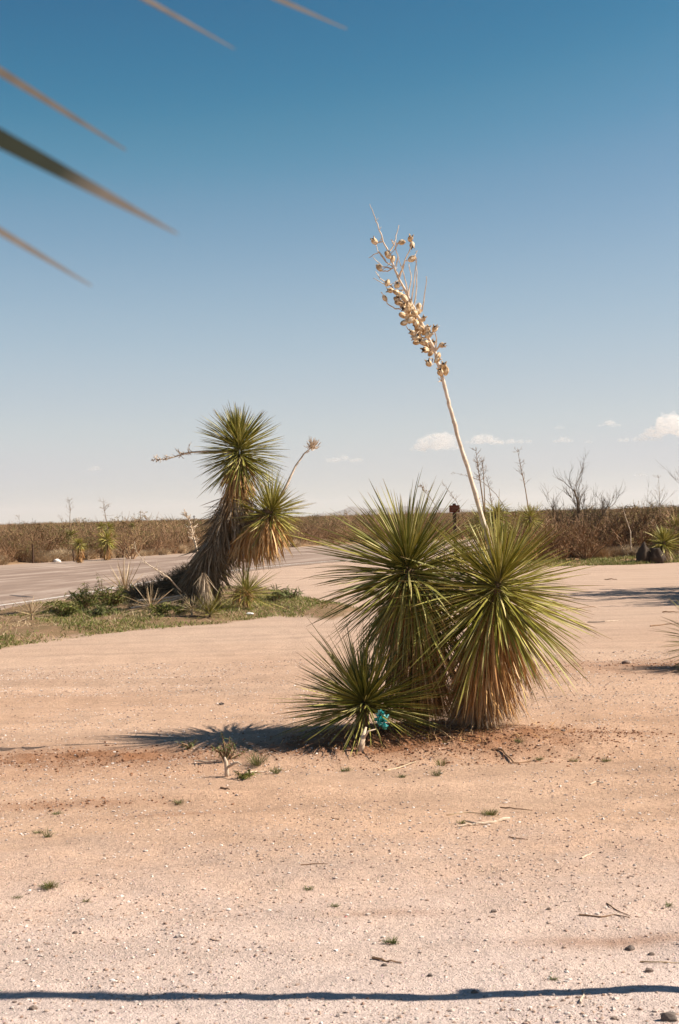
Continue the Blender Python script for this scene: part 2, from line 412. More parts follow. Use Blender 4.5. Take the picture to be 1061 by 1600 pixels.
# paler gravelly ground close to the camera
far = ramp(t, math_(t, 'ADD', math_(t, 'DIVIDE', sep.outputs[1], 30.0), math_(t, 'MULTIPLY', math_(t, 'SUBTRACT', n2, 0.5), 0.06)), [(0.15, 1.0), (0.25, 0.0)])
c = mix(t, far, c, mix(t, n2, (0.55, 0.425, 0.37), (0.63, 0.51, 0.455)))
mid = ramp(t, math_(t, 'DIVIDE', sep.outputs[1], 60.0), [(0.19, 0.0), (0.36, 1.0)])
c = mix(t, math_(t, 'MULTIPLY', mid, 0.8), c, mix(t, st0, (0.43, 0.305, 0.232), (0.515, 0.378, 0.292)))
# grain and long wheel streaks
mp = N(t, 'ShaderNodeMapping'); mp.inputs['Scale'].default_value = (0.25, 2.2, 1); mp.inputs['Rotation'].default_value = (0, 0, 0.05); t.links.new(pos, mp.inputs[0])
stk = noise(t, 1.0, 5, 0.6, mp.outputs[0])
c = mix(t, 0.6, c, ramp(t, stk, [(0.32, 0.80), (0.5, 1.0), (0.68, 1.14)]), 'MULTIPLY')
c = mix(t, 0.75, c, ramp(t, n3, [(0.28, 0.62), (0.5, 1.0), (0.75, 1.28)]), 'MULTIPLY')
c = mix(t, 0.7, c, ramp(t, n4, [(0.25, 0.6), (0.5, 1.0), (0.75, 1.3)]), 'MULTIPLY')
vo = N(t, 'ShaderNodeTexVoronoi'); vo.inputs['Scale'].default_value = 55; t.links.new(pos, vo.inputs['Vector'])
c = mix(t, ramp(t, vo.outputs['Distance'], [(0.08, 0.55), (0.2, 0.0)]), c, mix(t, 0.6, c, vo.outputs['Color'], 'OVERLAY'))
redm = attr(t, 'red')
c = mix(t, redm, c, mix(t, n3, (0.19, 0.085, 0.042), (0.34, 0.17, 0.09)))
vg = mix(t, ramp(t, n2, [(0.35, 0.0), (0.6, 1.0)]), (0.27, 0.165, 0.10), (0.20, 0.135, 0.07))
vg = mix(t, 0.8, vg, ramp(t, n3, [(0.3, 0.55), (0.7, 1.35)]), 'MULTIPLY')
c = mix(t, attr(t, 'verge'), c, vg)
bg = mix(t, ramp(t, n2, [(0.35, 0.0), (0.6, 1.0)]), (0.38, 0.235, 0.13), (0.28, 0.175, 0.095))
bg = mix(t, 0.8, bg, ramp(t, n3, [(0.3, 0.6), (0.7, 1.3)]), 'MULTIPLY')
c = mix(t, attr(t, 'brush'), c, bg)
t.links.new(c, b.inputs['Base Color'])
hsum = math_(t, 'ADD', math_(t, 'MULTIPLY', n3, 1.0), math_(t, 'MULTIPLY', n4, 0.5))
hsum = math_(t, 'SUBTRACT', hsum, math_(t, 'MULTIPLY', ramp(t, vo.outputs['Distance'], [(0.0, 0.0), (0.3, 1.0)]), 0.4))
bump(t, b, hsum, 0.9, 0.012)
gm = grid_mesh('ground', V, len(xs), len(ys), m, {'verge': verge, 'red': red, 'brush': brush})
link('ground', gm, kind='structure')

# ------------------------------------------------------------------ road
NU = 140; NV = 9
RV = []; ra = []; rl = []
for i in range(NU):
    for j in range(NV):
        s = j/(NV-1)
        p = NEAR_EDGE[i]*(1-s)+FAR_EDGE[i]*s
        if 0 < i < NU-1 and j in (0, NV-1):
            d = NEAR_EDGE[i+1]-NEAR_EDGE[i-1]; d = np.array([-d[1], d[0]])/np.hypot(*d)
            p = p + d*0.12*math.sin(i*2.1+j)
        RV.append((p[0], p[1], 0.012)); ra.append(s); rl.append(i/NU)
m, t, b = new_mat('asphalt', 0.9, 0.2)
pos = wpos(t); a = attr(t, 'across'); l = attr(t, 'along')
comb = N(t, 'ShaderNodeCombineXYZ'); t.links.new(math_(t, 'MULTIPLY', a, 12.0), comb.inputs[0]); t.links.new(math_(t, 'MULTIPLY', l, 9.0), comb.inputs[1])
st = noise(t, 1.6, 4, 0.6, comb.outputs[0]); st2 = noise(t, 0.5, 3, 0.6, pos); gr = noise(t, 25, 4, 0.7, pos)
c = ramp(t, st, [(0.3, (0.22, 0.15, 0.115)), (0.5, (0.275, 0.195, 0.15)), (0.66, (0.42, 0.32, 0.26))])
c = mix(t, 0.4, c, ramp(t, st2, [(0.3, 0.8), (0.7, 1.2)]), 'MULTIPLY')
c = mix(t, 0.5, c, ramp(t, gr, [(0.3, 0.75), (0.7, 1.25)]), 'MULTIPLY')
# gravel shoulders on both edges
sh = math_(t, 'MAXIMUM', ramp(t, a, [(0.82, 0.0), (0.9, 1.0)]), ramp(t, a, [(0.0, 0.8), (0.035, 0.0)]))
c = mix(t, math_(t, 'MULTIPLY', sh, 0.8), c, (0.37, 0.275, 0.215))
t.links.new(c, b.inputs['Base Color']); bump(t, b, gr, 0.4, 0.01)
M['asphalt'] = m
rm = grid_mesh('road', np.array(RV), NU, NV, m, {'across': np.array(ra), 'along': np.array(rl)})
road = link('road', rm, kind='structure')
m, t, b = new_mat('worn_white_line', 0.8, 0.2)
n = noise(t, 6, 5, 0.7, wpos(t)); t.links.new(ramp(t, n, [(0.35, (0.42, 0.33, 0.27)), (0.5, (0.66, 0.60, 0.54))]), b.inputs['Base Color']); M['line'] = m
LV = []
for i in range(NU):
    j0 = max(i-1, 0); j1 = min(i+1, NU-1)
    d = NEAR_EDGE[j1]-NEAR_EDGE[j0]; nrm = np.array([-d[1], d[0]])/np.hypot(*d)
    for off in (0.62, 0.76):
        p = NEAR_EDGE[i]+nrm*off
        LV.append((p[0], p[1], 0.016))
link('edge_line', grid_mesh('edge_line', np.array(LV), NU, 2, M['line']), road)
# dark tyre skid / crack on asphalt
m, t, b = new_mat('tar_streak', 0.6, 0.3); b.inputs['Base Color'].default_value = (0.10, 0.075, 0.065, 1)
tk = MB()
for pts in ([(15, 929.5), (35, 931.5), (52, 933)], ):
    q = [G(*p, 0.017) for p in pts]
    vs = []
    for i, p in enumerate(q):
        wd = [0.01, 0.045, 0.015][i]; vs += [(p.x, p.y-wd*4, p.z), (p.x, p.y+wd*4, p.z)]
    tk.add(vs, [(0, 2, 3, 1), (2, 4, 5, 3)])
tk.build('tar_streak', m, road)

# ------------------------------------------------------------------ mountains
def mountains(name, prof, D, depth, seed):
    px = np.array([p[0] for p in prof]); py = np.array([p[1] for p in prof])
    nx, ny = 240, 14
    xa = np.linspace(px[0], px[-1], nx)
    out = []
    for x_ in xa:
        y_ = np.interp(x_, px, py)
        q = P(x_, y_, D)
        top = max(q.z, 0)+ (vnoise(np.array(x_*0.15), np.array(seed*1.0), seed)-0.5)*14+(vnoise(np.array(x_*0.5), np.array(3.0), seed)-0.5)*8
        top = max(top, 2)
        for j in range(ny):
            s = j/(ny-1); prof_ = math.sin(PI*min(max(s, 0), 1))**0.9
            rid = 0.75+0.5*float(fbm(np.array(x_*0.05), np.array(s*6.0), 1.0, 4, seed))
            zz = top*prof_*(1 if j == ny//2 else min(1, rid*0.86)) - 3
            yy = D - depth/2 + depth*s
            out.append((q.x*yy/D, yy, zz))
    m_ = M.get('mountain')
    if not m_:
        m_, t, b = new_mat('mountain_slope', 1.0, 0.0)
        n = noise(t, 0.002, 5, 0.6, wpos(t)); t.links.new(ramp(t, n, [(0.3, (0.11, 0.10, 0.085)), (0.7, (0.19, 0.16, 0.13))]), b.inputs['Base Color']); M['mountain'] = m_
    me = grid_mesh(name, np.array(out), nx, ny, m_)
    return link(name, me, kind='structure')
mountains('mountains', [(-300, 830), (300, 816), (455, 811), (480, 806.5), (520, 800), (538, 795), (549, 788.5), (556, 791), (575, 795), (600, 793), (625, 791), (655, 792), (690, 792), (720, 794), (742, 797), (790, 801), (860, 800), (930, 798), (985, 792), (1061, 788), (1200, 783), (1400, 782)], 15000, 3600, 5)

# ------------------------------------------------------------------ haze
m = bpy.data.materials.new('haze_air'); m.use_nodes = True; t = m.node_tree; t.nodes.clear()
pv = N(t, 'ShaderNodeVolumePrincipled'); out = N(t, 'ShaderNodeOutputMaterial'); t.links.new(pv.outputs[0], out.inputs['Volume'])
pv.inputs['Color'].default_value = (0.93, 0.95, 1.0, 1); pv.inputs['Density'].default_value = 0.00005; pv.inputs['Anisotropy'].default_value = 0.2
hz = MB(); a_ = 23000; y0, y1, z0, z1 = -400, 23000, -5, 260
hz.add([(-a_, y0, z0), (a_, y0, z0), (a_, y1, z0), (-a_, y1, z0), (-a_, y0, z1), (a_, y0, z1), (a_, y1, z1), (-a_, y1, z1)],
       [(0, 3, 2, 1), (4, 5, 6, 7), (0, 1, 5, 4), (1, 2, 6, 5), (2, 3, 7, 6), (3, 0, 4, 7)])
hz.build('haze', m, kind='stuff')

# ------------------------------------------------------------------ clouds (lumpy closed bodies of thin vapour)
m = bpy.data.materials.new('cloud_vapour'); m.use_nodes = True; t = m.node_tree; t.nodes.clear()
pv = N(t, 'ShaderNodeVolumePrincipled'); out = N(t, 'ShaderNodeOutputMaterial'); t.links.new(pv.outputs[0], out.inputs['Volume'])
pv.inputs['Color'].default_value = (1, 0.985, 0.97, 1); pv.inputs['Density'].default_value = 0.0075; pv.inputs['Anisotropy'].default_value = 0.1
M['cloud'] = m
m2 = m.copy(); m2.name = 'thin_cloud_vapour'; [n for n in m2.node_tree.nodes if n.type == 'PRINCIPLED_VOLUME'][0].inputs['Density'].default_value = 0.0065; M['cloud_thin'] = m2
import bmesh
def ico(sub):
    bm = bmesh.new(); bmesh.ops.create_icosphere(bm, subdivisions=sub, radius=1)
    v = np.array([x.co[:] for x in bm.verts]); f = [tuple(q.index for q in x.verts) for x in bm.faces]; bm.free(); return v, f
ICO1, ICO1F = ico(1); ICO2, ICO2F = ico(2); ICO3, ICO3F = ico(3)
CD = 9000
def cloud(px, py, wpx, hpx, label, mat='cloud', seed=0, lumps=14):
    rs = random.Random(seed); S = CD/F
    c0 = P(px, py, CD)
    mb = MB()
    for i in range(lumps):
        u = (-0.93+1.86*i/(lumps-1)) if i % 2 == 0 else rs.uniform(-0.9, 0.9); ed = max(0.3, 1-abs(u)**1.6)
        r = hpx*0.5*ed*rs.uniform(0.55, 0.95)*S
        r = max(r, wpx*0.55/lumps*S); cx = u*(wpx*0.5-hpx*0.25)*S; cz = (-hpx*0.5*S)+r*rs.uniform(0.75, 1.0)+rs.random()*hpx*0.3*ed*S
        cy = rs.uniform(-1, 1)*wpx*0.18*S
        v = ICO3.copy()
        n_ = np.array([mnoise.fractal(Vector(q)*2.2+Vector((seed*3.1, i*5.7, 0)), 0.8, 2.0, 5) for q in v])
        v = v*(0.95+0.6*n_)[:, None]*np.array([r*1.55, r*1.5, r*0.95])
        mb.add(v+np.array([cx, cy, cz]), ICO3F)
    o = mb.build('cloud', M[mat], label=label, category='cloud')
    o.location = c0
    return o
cloud(1052, 664, 120, 38, 'largest white puffy cloud cut off by the edge of the sky above the right-hand scrub', 'cloud', 1, 20)
cloud(1002, 686, 80, 9, 'thin flat wisp of cloud just under the largest cloud', 'cloud_thin', 2)
cloud(952, 661, 38, 12, 'small bright oval cloud beside the largest cloud', 'cloud', 3, 9)
cloud(880, 686, 36, 12, 'small flat-bottomed cloud above the leafless mesquite', 'cloud', 4, 9)
cloud(920, 689, 17, 7, 'tiny faint cloud right of the small flat-bottomed cloud', 'cloud_thin', 5, 6)
cloud(876, 667, 20, 7, 'tiny faint cloud above the small flat-bottomed cloud', 'cloud_thin', 6, 6)
cloud(758, 685, 72, 18, 'white cloud just behind the tall bleached stalk', 'cloud', 7, 14)
cloud(683, 689, 100, 30, 'broad soft cloud left of the tall bleached stalk', 'cloud_thin', 8, 18)
cloud(802, 689, 72, 10, 'long thin cloud stretching right of the tall bleached stalk', 'cloud_thin', 9, 10)
cloud(541, 716, 66, 13, 'lone small cloud right of the far yucca and its pale flower stalk', 'cloud_thin', 10, 10)
cloud(149, 731, 28, 10, 'small faint cloud low over the road on the far side', 'cloud_thin', 11, 8)
cloud(1003, 741, 24, 6, 'faint smudge of cloud low beneath the largest cloud', 'cloud_thin', 12, 6)

# ------------------------------------------------------------------ yucca leaves
def leaf_arrays(sag, side, width=0.0125, segs=6, fold=0.35, thick=0.25):
    """Unit-length blade along +Z sagging towards -Y. Closed triangular section."""
    vs = []; ts = []
    p = Vector((0, 0, 0)); ang = 0.0
    for i in range(segs+1):
        s = i/segs
        wd = width*(0.75+0.5*min(1, s*3))*(1-s**3.5)**0.9*0.5 + 0.0009
        a = sag*s*s*1.6
        d = Vector((side*s, -math.sin(a), math.cos(a))).normalized()
        if i: p = p + d/segs
        nrm = Vector((0, math.cos(a), math.sin(a)))
        vs += [tuple(p+Vector((-wd, 0, 0))+nrm*wd*fold), tuple(p+Vector((wd, 0, 0))+nrm*wd*fold), tuple(p-nrm*wd*thick*2)]
        ts += [s, s, s]
    fs = []
    for i in range(segs):
        o = i*3
        fs += [(o, o+1, o+4, o+3), (o+1, o+2, o+5, o+4), (o+2, o, o+3, o+5)]
    fs.append((2, 1, 0)); fs.append((segs*3, segs*3+1, segs*3+2))
    return np.array(vs), fs, np.array(ts)
SAGS = [0.0, 0.05, 0.12, 0.22, 0.4, 0.7]
LV_ = {}
for i, s in enumerate(SAGS):
    for j, sd in enumerate((-0.10, 0.09, 0.01)):
        LV_[(i, j)] = leaf_arrays(s, sd)
MESHC = {}
def leaf_mesh(kind, key):
    k = (kind, key)
    if k not in MESHC:
        mb = MB(); v, f, tt = LV_[key]; mb.add(v, f, 0.0, tt); MESHC[k] = mb.mesh('leaf', M[kind])
    return MESHC[k]
def leaf_matrix(o, d, L, tw=0.0, wscale=1.0):
    z = d.normalized(); up = Vector((0, 0, 1))
    y = up - z*z.dot(up)
    if y.length < 0.05: y = Vector((d.x, d.y, 0.01)); y = y - z*z.dot(y)
    y.normalize(); x = y.cross(z).normalized()
    Rm = Matrix((x, y, z)).transposed().to_4x4()
    return Matrix.Translation(o) @ Rm @ Matrix.Rotation(tw, 4, 'Z') @ Matrix.Diagonal((L*wscale, L*wscale, L, 1))
def emit(mb, mat4, key, rnd):
    v, f, tt = LV_[key]
    A = np.array(mat4); mb.add(v @ A[:3, :3].T + A[:3, 3], f, rnd, tt)

def perp_frame(ax):
    a = ax.orthogonal().normalized(); return a, ax.cross(a)
def head_leaves(rs, c, ax, n, L, th0, th1, stem, sag, pw=0.8, droop=0.0, Lvar=0.12, jit=7, lmin=0.58, lk=3.2):
    """list of (matrix, key, dir, origin)"""
    ax = ax.normalized(); a, b_ = perp_frame(ax); out = []
    for i in range(n):
        s = (i+0.5)/n
        th = math.radians(th0+(th1-th0)*s**pw + rs.gauss(0, jit)); ph = i*2.39996+rs.gauss(0, 0.2)
        d = ax*math.cos(th)+(a*math.cos(ph)+b_*math.sin(ph))*math.sin(th)
        d = (d + Vector((0, 0, -droop*s))).normalized()
        o = c - ax*(stem*s) + d*0.02
        ll = L*(1+rs.gauss(0, Lvar))*(lmin+(1-lmin)*min(1, s*lk))
        nz = mnoise.noise(d*1.7+c*3.0)
        ll *= 1+0.28*nz
        if rs.random() < max(0, -nz)*0.9: continue        # thin patches
        if rs.random() < 0.05: ll *= 0.6                   # broken leaves
        sg = sag*(0.3+s)*rs.uniform(0.2, 2.2)
        k = min(range(len(SAGS)), key=lambda q: abs(SAGS[q]-sg))
        tw = rs.gauss(0, 0.5)
        out.append((leaf_matrix(o, d, ll, tw, rs.uniform(0.85, 1.2)), (k, rs.randrange(3)), d, o))
    return out
def skirt_leaves(rs, path, n, L, r0, spread=18, s0=0.0, s1=1.0, jit=8):
    """dead leaves hanging down round a trunk path (top first)"""
    out = []
    for i in range(n):
        s = s0+(s1-s0)*rs.random(); k = s*(len(path)-1); q = min(int(k), len(path)-2); u = k-q
        c = path[q].lerp(path[q+1], u); ph = rs.uniform(0, 2*PI)
        rad = Vector((math.cos(ph), math.sin(ph), 0))
        el = math.radians(max(2, spread*(1-0.4*s)+rs.gauss(0, jit)))
        d = (rad*math.sin(el)+Vector((0, 0, -math.cos(el)))).normalized()
        o = c + rad*r0
        ll = L*rs.uniform(0.55, 1.15)
        zmin = H(o.x, o.y)+0.005
        if o.z + d.z*ll < zmin:
            ll2 = (o.z-zmin)/max(0.05, -d.z)
            if ll2 < 0.08: continue
            ll = ll2*rs.uniform(0.9, 1.0)
        out.append((leaf_matrix(o, d, ll, rs.gauss(0, 1.2), rs.uniform(0.8, 1.5)), (rs.choice((0, 1, 1, 2)), rs.randrange(3)), d, o))
    return out
def add_leaves(root, lst, name, mat, stuff_name, nmax=300, part_name=None):
    """The nmax leaves that face the camera most are parts of their own, the rest one joined part."""
    camv = (Vector((0, 0, EYE))-root.location).normalized()
    order = sorted(range(len(lst)), key=lambda i: -(lst[i][2].dot(camv)+0.6*(lst[i][3]-root.location).dot(camv)))
    inv = PINV[root.name]
    for i in order[:nmax]:
        o = bpy.data.objects.new(name, leaf_mesh(mat, lst[i][1])); COL.objects.link(o)
        o.parent = root; o.matrix_parent_inverse = inv; o.matrix_basis = lst[i][0]
    rest = order[nmax:]
    if rest:
        mb = MB(); rs = random.Random(5)
        for i in rest: emit(mb, lst[i][0], lst[i][1], rs.random())
        mb.build(stuff_name, M[mat], root, kind='stuff')

# ------------------------------------------------------------------ near yuccas
rs = random.Random(11)
# right-hand yucca with the tall seed stalk
b1 = Vector((Y1.x, Y1.y, H(Y1.x, Y1.y)))
yA = thing('yucca', b1, 'shaggy yucca with a tan skirt to the ground and a tall bleached seed stalk', 'yucca')
cA = P(782, 911, 10.22); trunkA = [cA, P(762, 930, 10.28), P(752, 1010, 10.32), P(744, 1080, 10.33), Vector((b1.x, b1.y, b1.z-0.05))]
tb = MB(); tb.tube(trunkA, [0.05, 0.07, 0.075, 0.08, 0.09], 9); tb.build('trunk', M['trunk'], yA, True)
axA = Vector((0.22, -0.42, 0.88))
LA = head_leaves(rs, cA+Vector((0, -0.02, 0.05)), axA, 940, 0.71, 3, 134, 0.24, 0.07, 0.72, 0.20, lmin=0.56, lk=1.9)
add_leaves(yA, LA, 'leaf', 'leaf', 'inner_foliage', 300)
SA = skirt_leaves(rs, [P(772, 945, 10.27), P(758, 1000, 10.3), P(746, 1060, 10.33), P(738, 1110, 10.33)], 1300, 0.54, 0.10, 24)
add_leaves(yA, SA, 'dead_leaf', 'dead', 'dead_leaf_skirt', 260)
SA2 = skirt_leaves(rs, [P(752, 1075, 10.33), P(740, 1110, 10.33), P(736, 1130, 10.33)], 560, 0.30, 0.10, 40)
g_ = MB()
for q in SA2: emit(g_, q[0], q[1], rs.random())
g_.build('weathered_base_leaves', M['dead_grey'], yA, kind='stuff')

# left tall yucca
b2 = Vector((Y2.x, Y2.y+0.12, H(Y2.x, Y2.y+0.12)))
yB = thing('yucca', b2, 'tallest of the three clustered yuccas, with a wide green head and long drooping leaves', 'yucca')
cB = P(636, 888, 10.35); trunkB = [cB, P(645, 930, 10.4), P(655, 1010, 10.42), P(658, 1080, 10.43), Vector((b2.x, b2.y, b2.z-0.05))]
tb = MB(); tb.tube(trunkB, [0.05, 0.07, 0.075, 0.08, 0.09], 9); tb.build('trunk', M['trunk'], yB, True)
axB = Vector((-0.10, -0.30, 0.94))
LB = head_leaves(rs, cB+Vector((0, 0, 0.06)), axB, 940, 0.69, 4, 142, 0.24, 0.12, 0.72, 0.26, lmin=0.60, lk=2.6)
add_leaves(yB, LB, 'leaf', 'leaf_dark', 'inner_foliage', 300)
SB = skirt_leaves(rs, [P(643, 900, 10.38), P(650, 970, 10.4), P(656, 1050, 10.42), P(662, 1100, 10.43)], 820, 0.58, 0.10, 24)
add_leaves(yB, SB, 'dead_leaf', 'dead', 'dead_leaf_skirt', 220)

# small rosette at the foot
b3 = Vector((Y3.x+0.03, Y3.y+0.06, H(Y3.x, Y3.y+0.06)))
yC = thing('yucca', b3, 'small trunkless yucca rosette on the ground in front, holding a scrap of teal plastic', 'yucca')
cC = P(568, 1094, 10.02)
tb = MB(); tb.tube([cC, P(566, 1130, 10.05), Vector((b3.x, b3.y, b3.z-0.04))], [0.035, 0.05, 0.055], 8); tb.build('trunk', M['trunk'], yC, True)
LC = head_leaves(rs, cC, Vector((-0.26, -0.46, 0.80)), 780, 0.57, 4, 125, 0.10, 0.05, 0.72, 0.12)
LC = [q for q in LC if (q[0] @ Vector((0, 0, 1))).z > H(*(q[0] @ Vector((0, 0, 1))).to_2d())+0.0]
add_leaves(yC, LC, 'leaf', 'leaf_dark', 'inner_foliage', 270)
SC = skirt_leaves(rs, [P(566, 1115, 10.04), P(563, 1145, 10.05)], 70, 0.2, 0.04, 45)
add_leaves(yC, SC, 'dead_leaf', 'dead', 'dead_leaf_skirt', 40)

# bleached stub below it
tb = MB(); q = on_ground(565, 1170)
tb.tube([q+Vector((-0.005, 0, -0.02)), q+Vector((0.0, 0.0, 0.05)), q+Vector((0.015, 0.02, 0.10)), q+Vector((0.035, 0.04, 0.15))], [0.021, 0.024, 0.015, 0.006], 7)
tb.tube([q+Vector((0.01, 0.0, 0.07)), q+Vector((0.05, 0.0, 0.13)), q+Vector((0.10, 0.01, 0.14))], [0.009, 0.006, 0.003], 5)
tb.build('dead_stump', M['stalk'], smooth=True, label='bleached broken stump of wood at the foot of the small rosette', category='stump')

# teal crumpled plastic
mb = MB(); v = ICO3.copy()
n_ = np.array([mnoise.fractal(Vector(q)*2.3, 0.8, 2.1, 4) for q in v]); n2_ = np.array([abs(mnoise.noise(Vector(q)*3.1)) for q in v])
v = v*(0.8+0.45*n_-0.7*n2_)[:, None]*np.array([0.055, 0.04, 0.070]); mb.add(v, ICO3F)
v2 = ICO2.copy(); n_ = np.array([mnoise.fractal(Vector(q)*2.9+Vector((4, 4, 4)), 0.8, 2.1, 4) for q in v2]); v2 = v2*(0.75+0.5*n_)[:, None]*np.array([0.03, 0.03, 0.03])+np.array([0.02, 0, -0.055]); mb.add(v2, ICO2F)
o = mb.build('plastic_scrap', M['teal'], label='crumpled teal plastic scrap caught in the small yucca rosette', category='litter')
o.location = P(596, 1122, 9.72)

# ------------------------------------------------------------------ seed stalk of yucca A
def pod_mesh(open_):
    mb = MB(); nr, ns = 9, 18
    vs = []; ts = []
    for i in range(nr):
        s = i/(nr-1)
        r = math.sin(PI*(0.06+0.86*s)**0.95)**0.7
        for j in range(ns):
            th = 2*PI*j/ns
            rid = 1+0.17*math.cos(6*th)-0.12*abs(math.cos(1.5*th))
            rr = r*rid; z = s
            if open_ and i >= nr-3:
                k = (i-(nr-3))/2; lob = math.cos(1.5*th)**2
                rr = rr*(1+0.7*k*lob) + 0.5*k*lob; z = s+0.06*k*lob-0.32*k*(1-lob)
            vs.append((rr*0.33*math.cos(th), rr*0.33*math.sin(th), z)); ts.append(s)
    fs = [(i*ns+j, i*ns+(j+1) % ns, (i+1)*ns+(j+1) % ns, (i+1)*ns+j) for i in range(nr-1) for j in range(ns)]
    fs.append(tuple(range(ns))[::-1])
    if not open_: fs.append(tuple((nr-1)*ns+j for j in range(ns)))
    else:
        base = len(vs)
        for j in range(ns):
            th = 2*PI*j/ns; vs.append((0.2*math.cos(th), 0.2*math.sin(th), 0.55)); ts.append(1)
        fs += [((nr-1)*ns+j, (nr-1)*ns+(j+1) % ns, base+(j+1) % ns, base+j) for j in range(ns)]
        fs.append(tuple(base+j for j in range(ns)))
    mb.add(vs, fs, 0.0, ts)
    me = mb.mesh('seed_pod', M['pod'], True)
    return me
PODC, PODO = pod_mesh(False), pod_mesh(True)
sm = MB(); v = ICO1.copy(); sm.add(v*np.array([0.235, 0.235, 0.20])+np.array([0, 0, 0.74]), ICO1F); SEEDS = sm.mesh('seeds', M['seed'])
def C3(x, y): return (560+x/4.823, 300+y/4.823)
SD = 10.25
stalk_px = [(772, 880), (762, 838), (749, 795), (735, 745), (718, 690), (704, 640), C3(670, 1543), C3(630, 1390), C3(580, 1220), C3(520, 1080), C3(450, 940), C3(380, 800), C3(310, 660), C3(270, 570), C3(240, 470), C3(185, 370), C3(150, 260), C3(120, 180), C3(85, 90)]
def sdepth(py): return SD + (880-py)/560*(-0.12)
sp = [P(x, y, sdepth(y)) for x, y in stalk_px]
rad = [0.019, 0.018, 0.0165, 0.015, 0.0135, 0.0135, 0.0125, 0.0125, 0.0115, 0.0115, 0.010, 0.009, 0.008, 0.0072, 0.0062, 0.005, 0.004, 0.003, 0.0015]
# refine with small nodes on it
pts2 = []; rad2 = []
for i in range(len(sp)-1):
    for k in range(4):
        u = k/4; kn = 1.0
        pts2.append(sp[i].lerp(sp[i+1], u)+Vector((rs.gauss(0, 0.0018), rs.gauss(0, 0.002), 0)))
        rad2.append((rad[i]*(1-u)+rad[i+1]*u)*(1.14 if k == 2 else 1.0))
pts2.append(sp[-1]); rad2.append(rad[-1])
mb = MB(); mb.tube(pts2, rad2, 9)
for i in range(3, len(pts2)-4, 3):      # bract scars
    p = pts2[i]; a = rs.uniform(0, 2*PI)
    d = Vector((math.cos(a), math.sin(a)*0.6, 0.9)).normalized()
    mb.tube([p, p+d*(rad2[i]+0.012), p+d*(rad2[i]+0.022)+Vector((0, 0, .006))], [rad2[i]*0.5, 0.003, 0.0008], 4)
stalk = mb.build('flower_stalk', M['stalk_white'], yA, True)
PINV[stalk.name] = Matrix()
brs = [[(185, 370), (140, 385), (120, 370)], [(235, 450), (270, 400), (285, 330), (305, 250)], [(270, 400), (255, 375), (250, 360)], [(285, 560), (300, 490), (280, 430), (285, 375)],
 [(290, 390), (327, 380)],
 [(270, 570), (220, 600), (170, 590), (150, 560), (130, 550)], [(270, 570), (210, 530), (150, 450), (130, 400)], [(210, 530), (160, 450), (130, 470), (80, 495)], [(250, 580), (180, 560), (110, 490)],
 [(310, 650), (345, 540), (385, 440), (405, 400), (395, 350)], [(300, 640), (330, 580), (350, 520), (400, 505)], [(400, 505), (425, 480), (445, 440)], [(380, 800), (360, 680), (330, 590), (300, 500)],
 [(380, 780), (400, 640), (380, 540)], [(400, 820), (425, 640), (440, 500)], [(420, 850), (440, 720), (440, 600), (432, 520)], [(480, 900), (500, 780), (515, 640)],
 [(250, 700), (180, 690), (120, 650)], [(260, 720), (165, 655), (130, 600)], [(320, 885), (280, 880), (220, 840), (200, 800), (170, 755)],
 [(585, 1200), (590, 1100), (575, 1040), (610, 1010)], [(590, 1190), (610, 1170), (665, 1158)], [(420, 1060), (380, 1040), (360, 1010)], [(625, 1425), (605, 1405)], [(625, 1425), (600, 1428)], [(560, 1260), (555, 1285)], [(560, 1260), (530, 1250)],
 [(350, 880), (300, 850), (290, 810)], [(480, 1010), (520, 1010)], [(555, 1180), (500, 1190)], [(500, 1100), (455, 1090)], [(340, 740), (240, 740)]]
def wob_line(pts, jit, k=3):
    out = []
    for i in range(len(pts)-1):
        for q in range(k): 
            u = q/k; p = pts[i].lerp(pts[i+1], u)
            if i or q: p = p+Vector((rs.gauss(0, jit), rs.gauss(0, jit), rs.gauss(0, jit)))
            out.append(p)
    out.append(pts[-1]); return out
for br in brs:
    n_ = len(br); dy = rs.uniform(-0.09, 0.09)
    pts = []
    for i, (x, y) in enumerate(br):
        px, py = C3(x, y); pts.append(P(px, py, sdepth(py)+dy*i/(n_-1)))
    w_ = wob_line(pts, 0.0018)
    mb = MB(); k = len(w_); mb.tube(w_, [0.0052*(1-0.55*i/(k-1)) for i in range(k)], 5)
    for i in range(1, k):
        if rs.random() < 0.8:
            d = Vector((rs.gauss(0, 1), rs.gauss(0, 1), rs.gauss(0.4, 1))).normalized()
            mb.tube([w_[i], w_[i]+d*rs.uniform(0.006, 0.014)], [0.0028, 0.001], 4)
    mb.build('branch', M['stalk'], stalk)
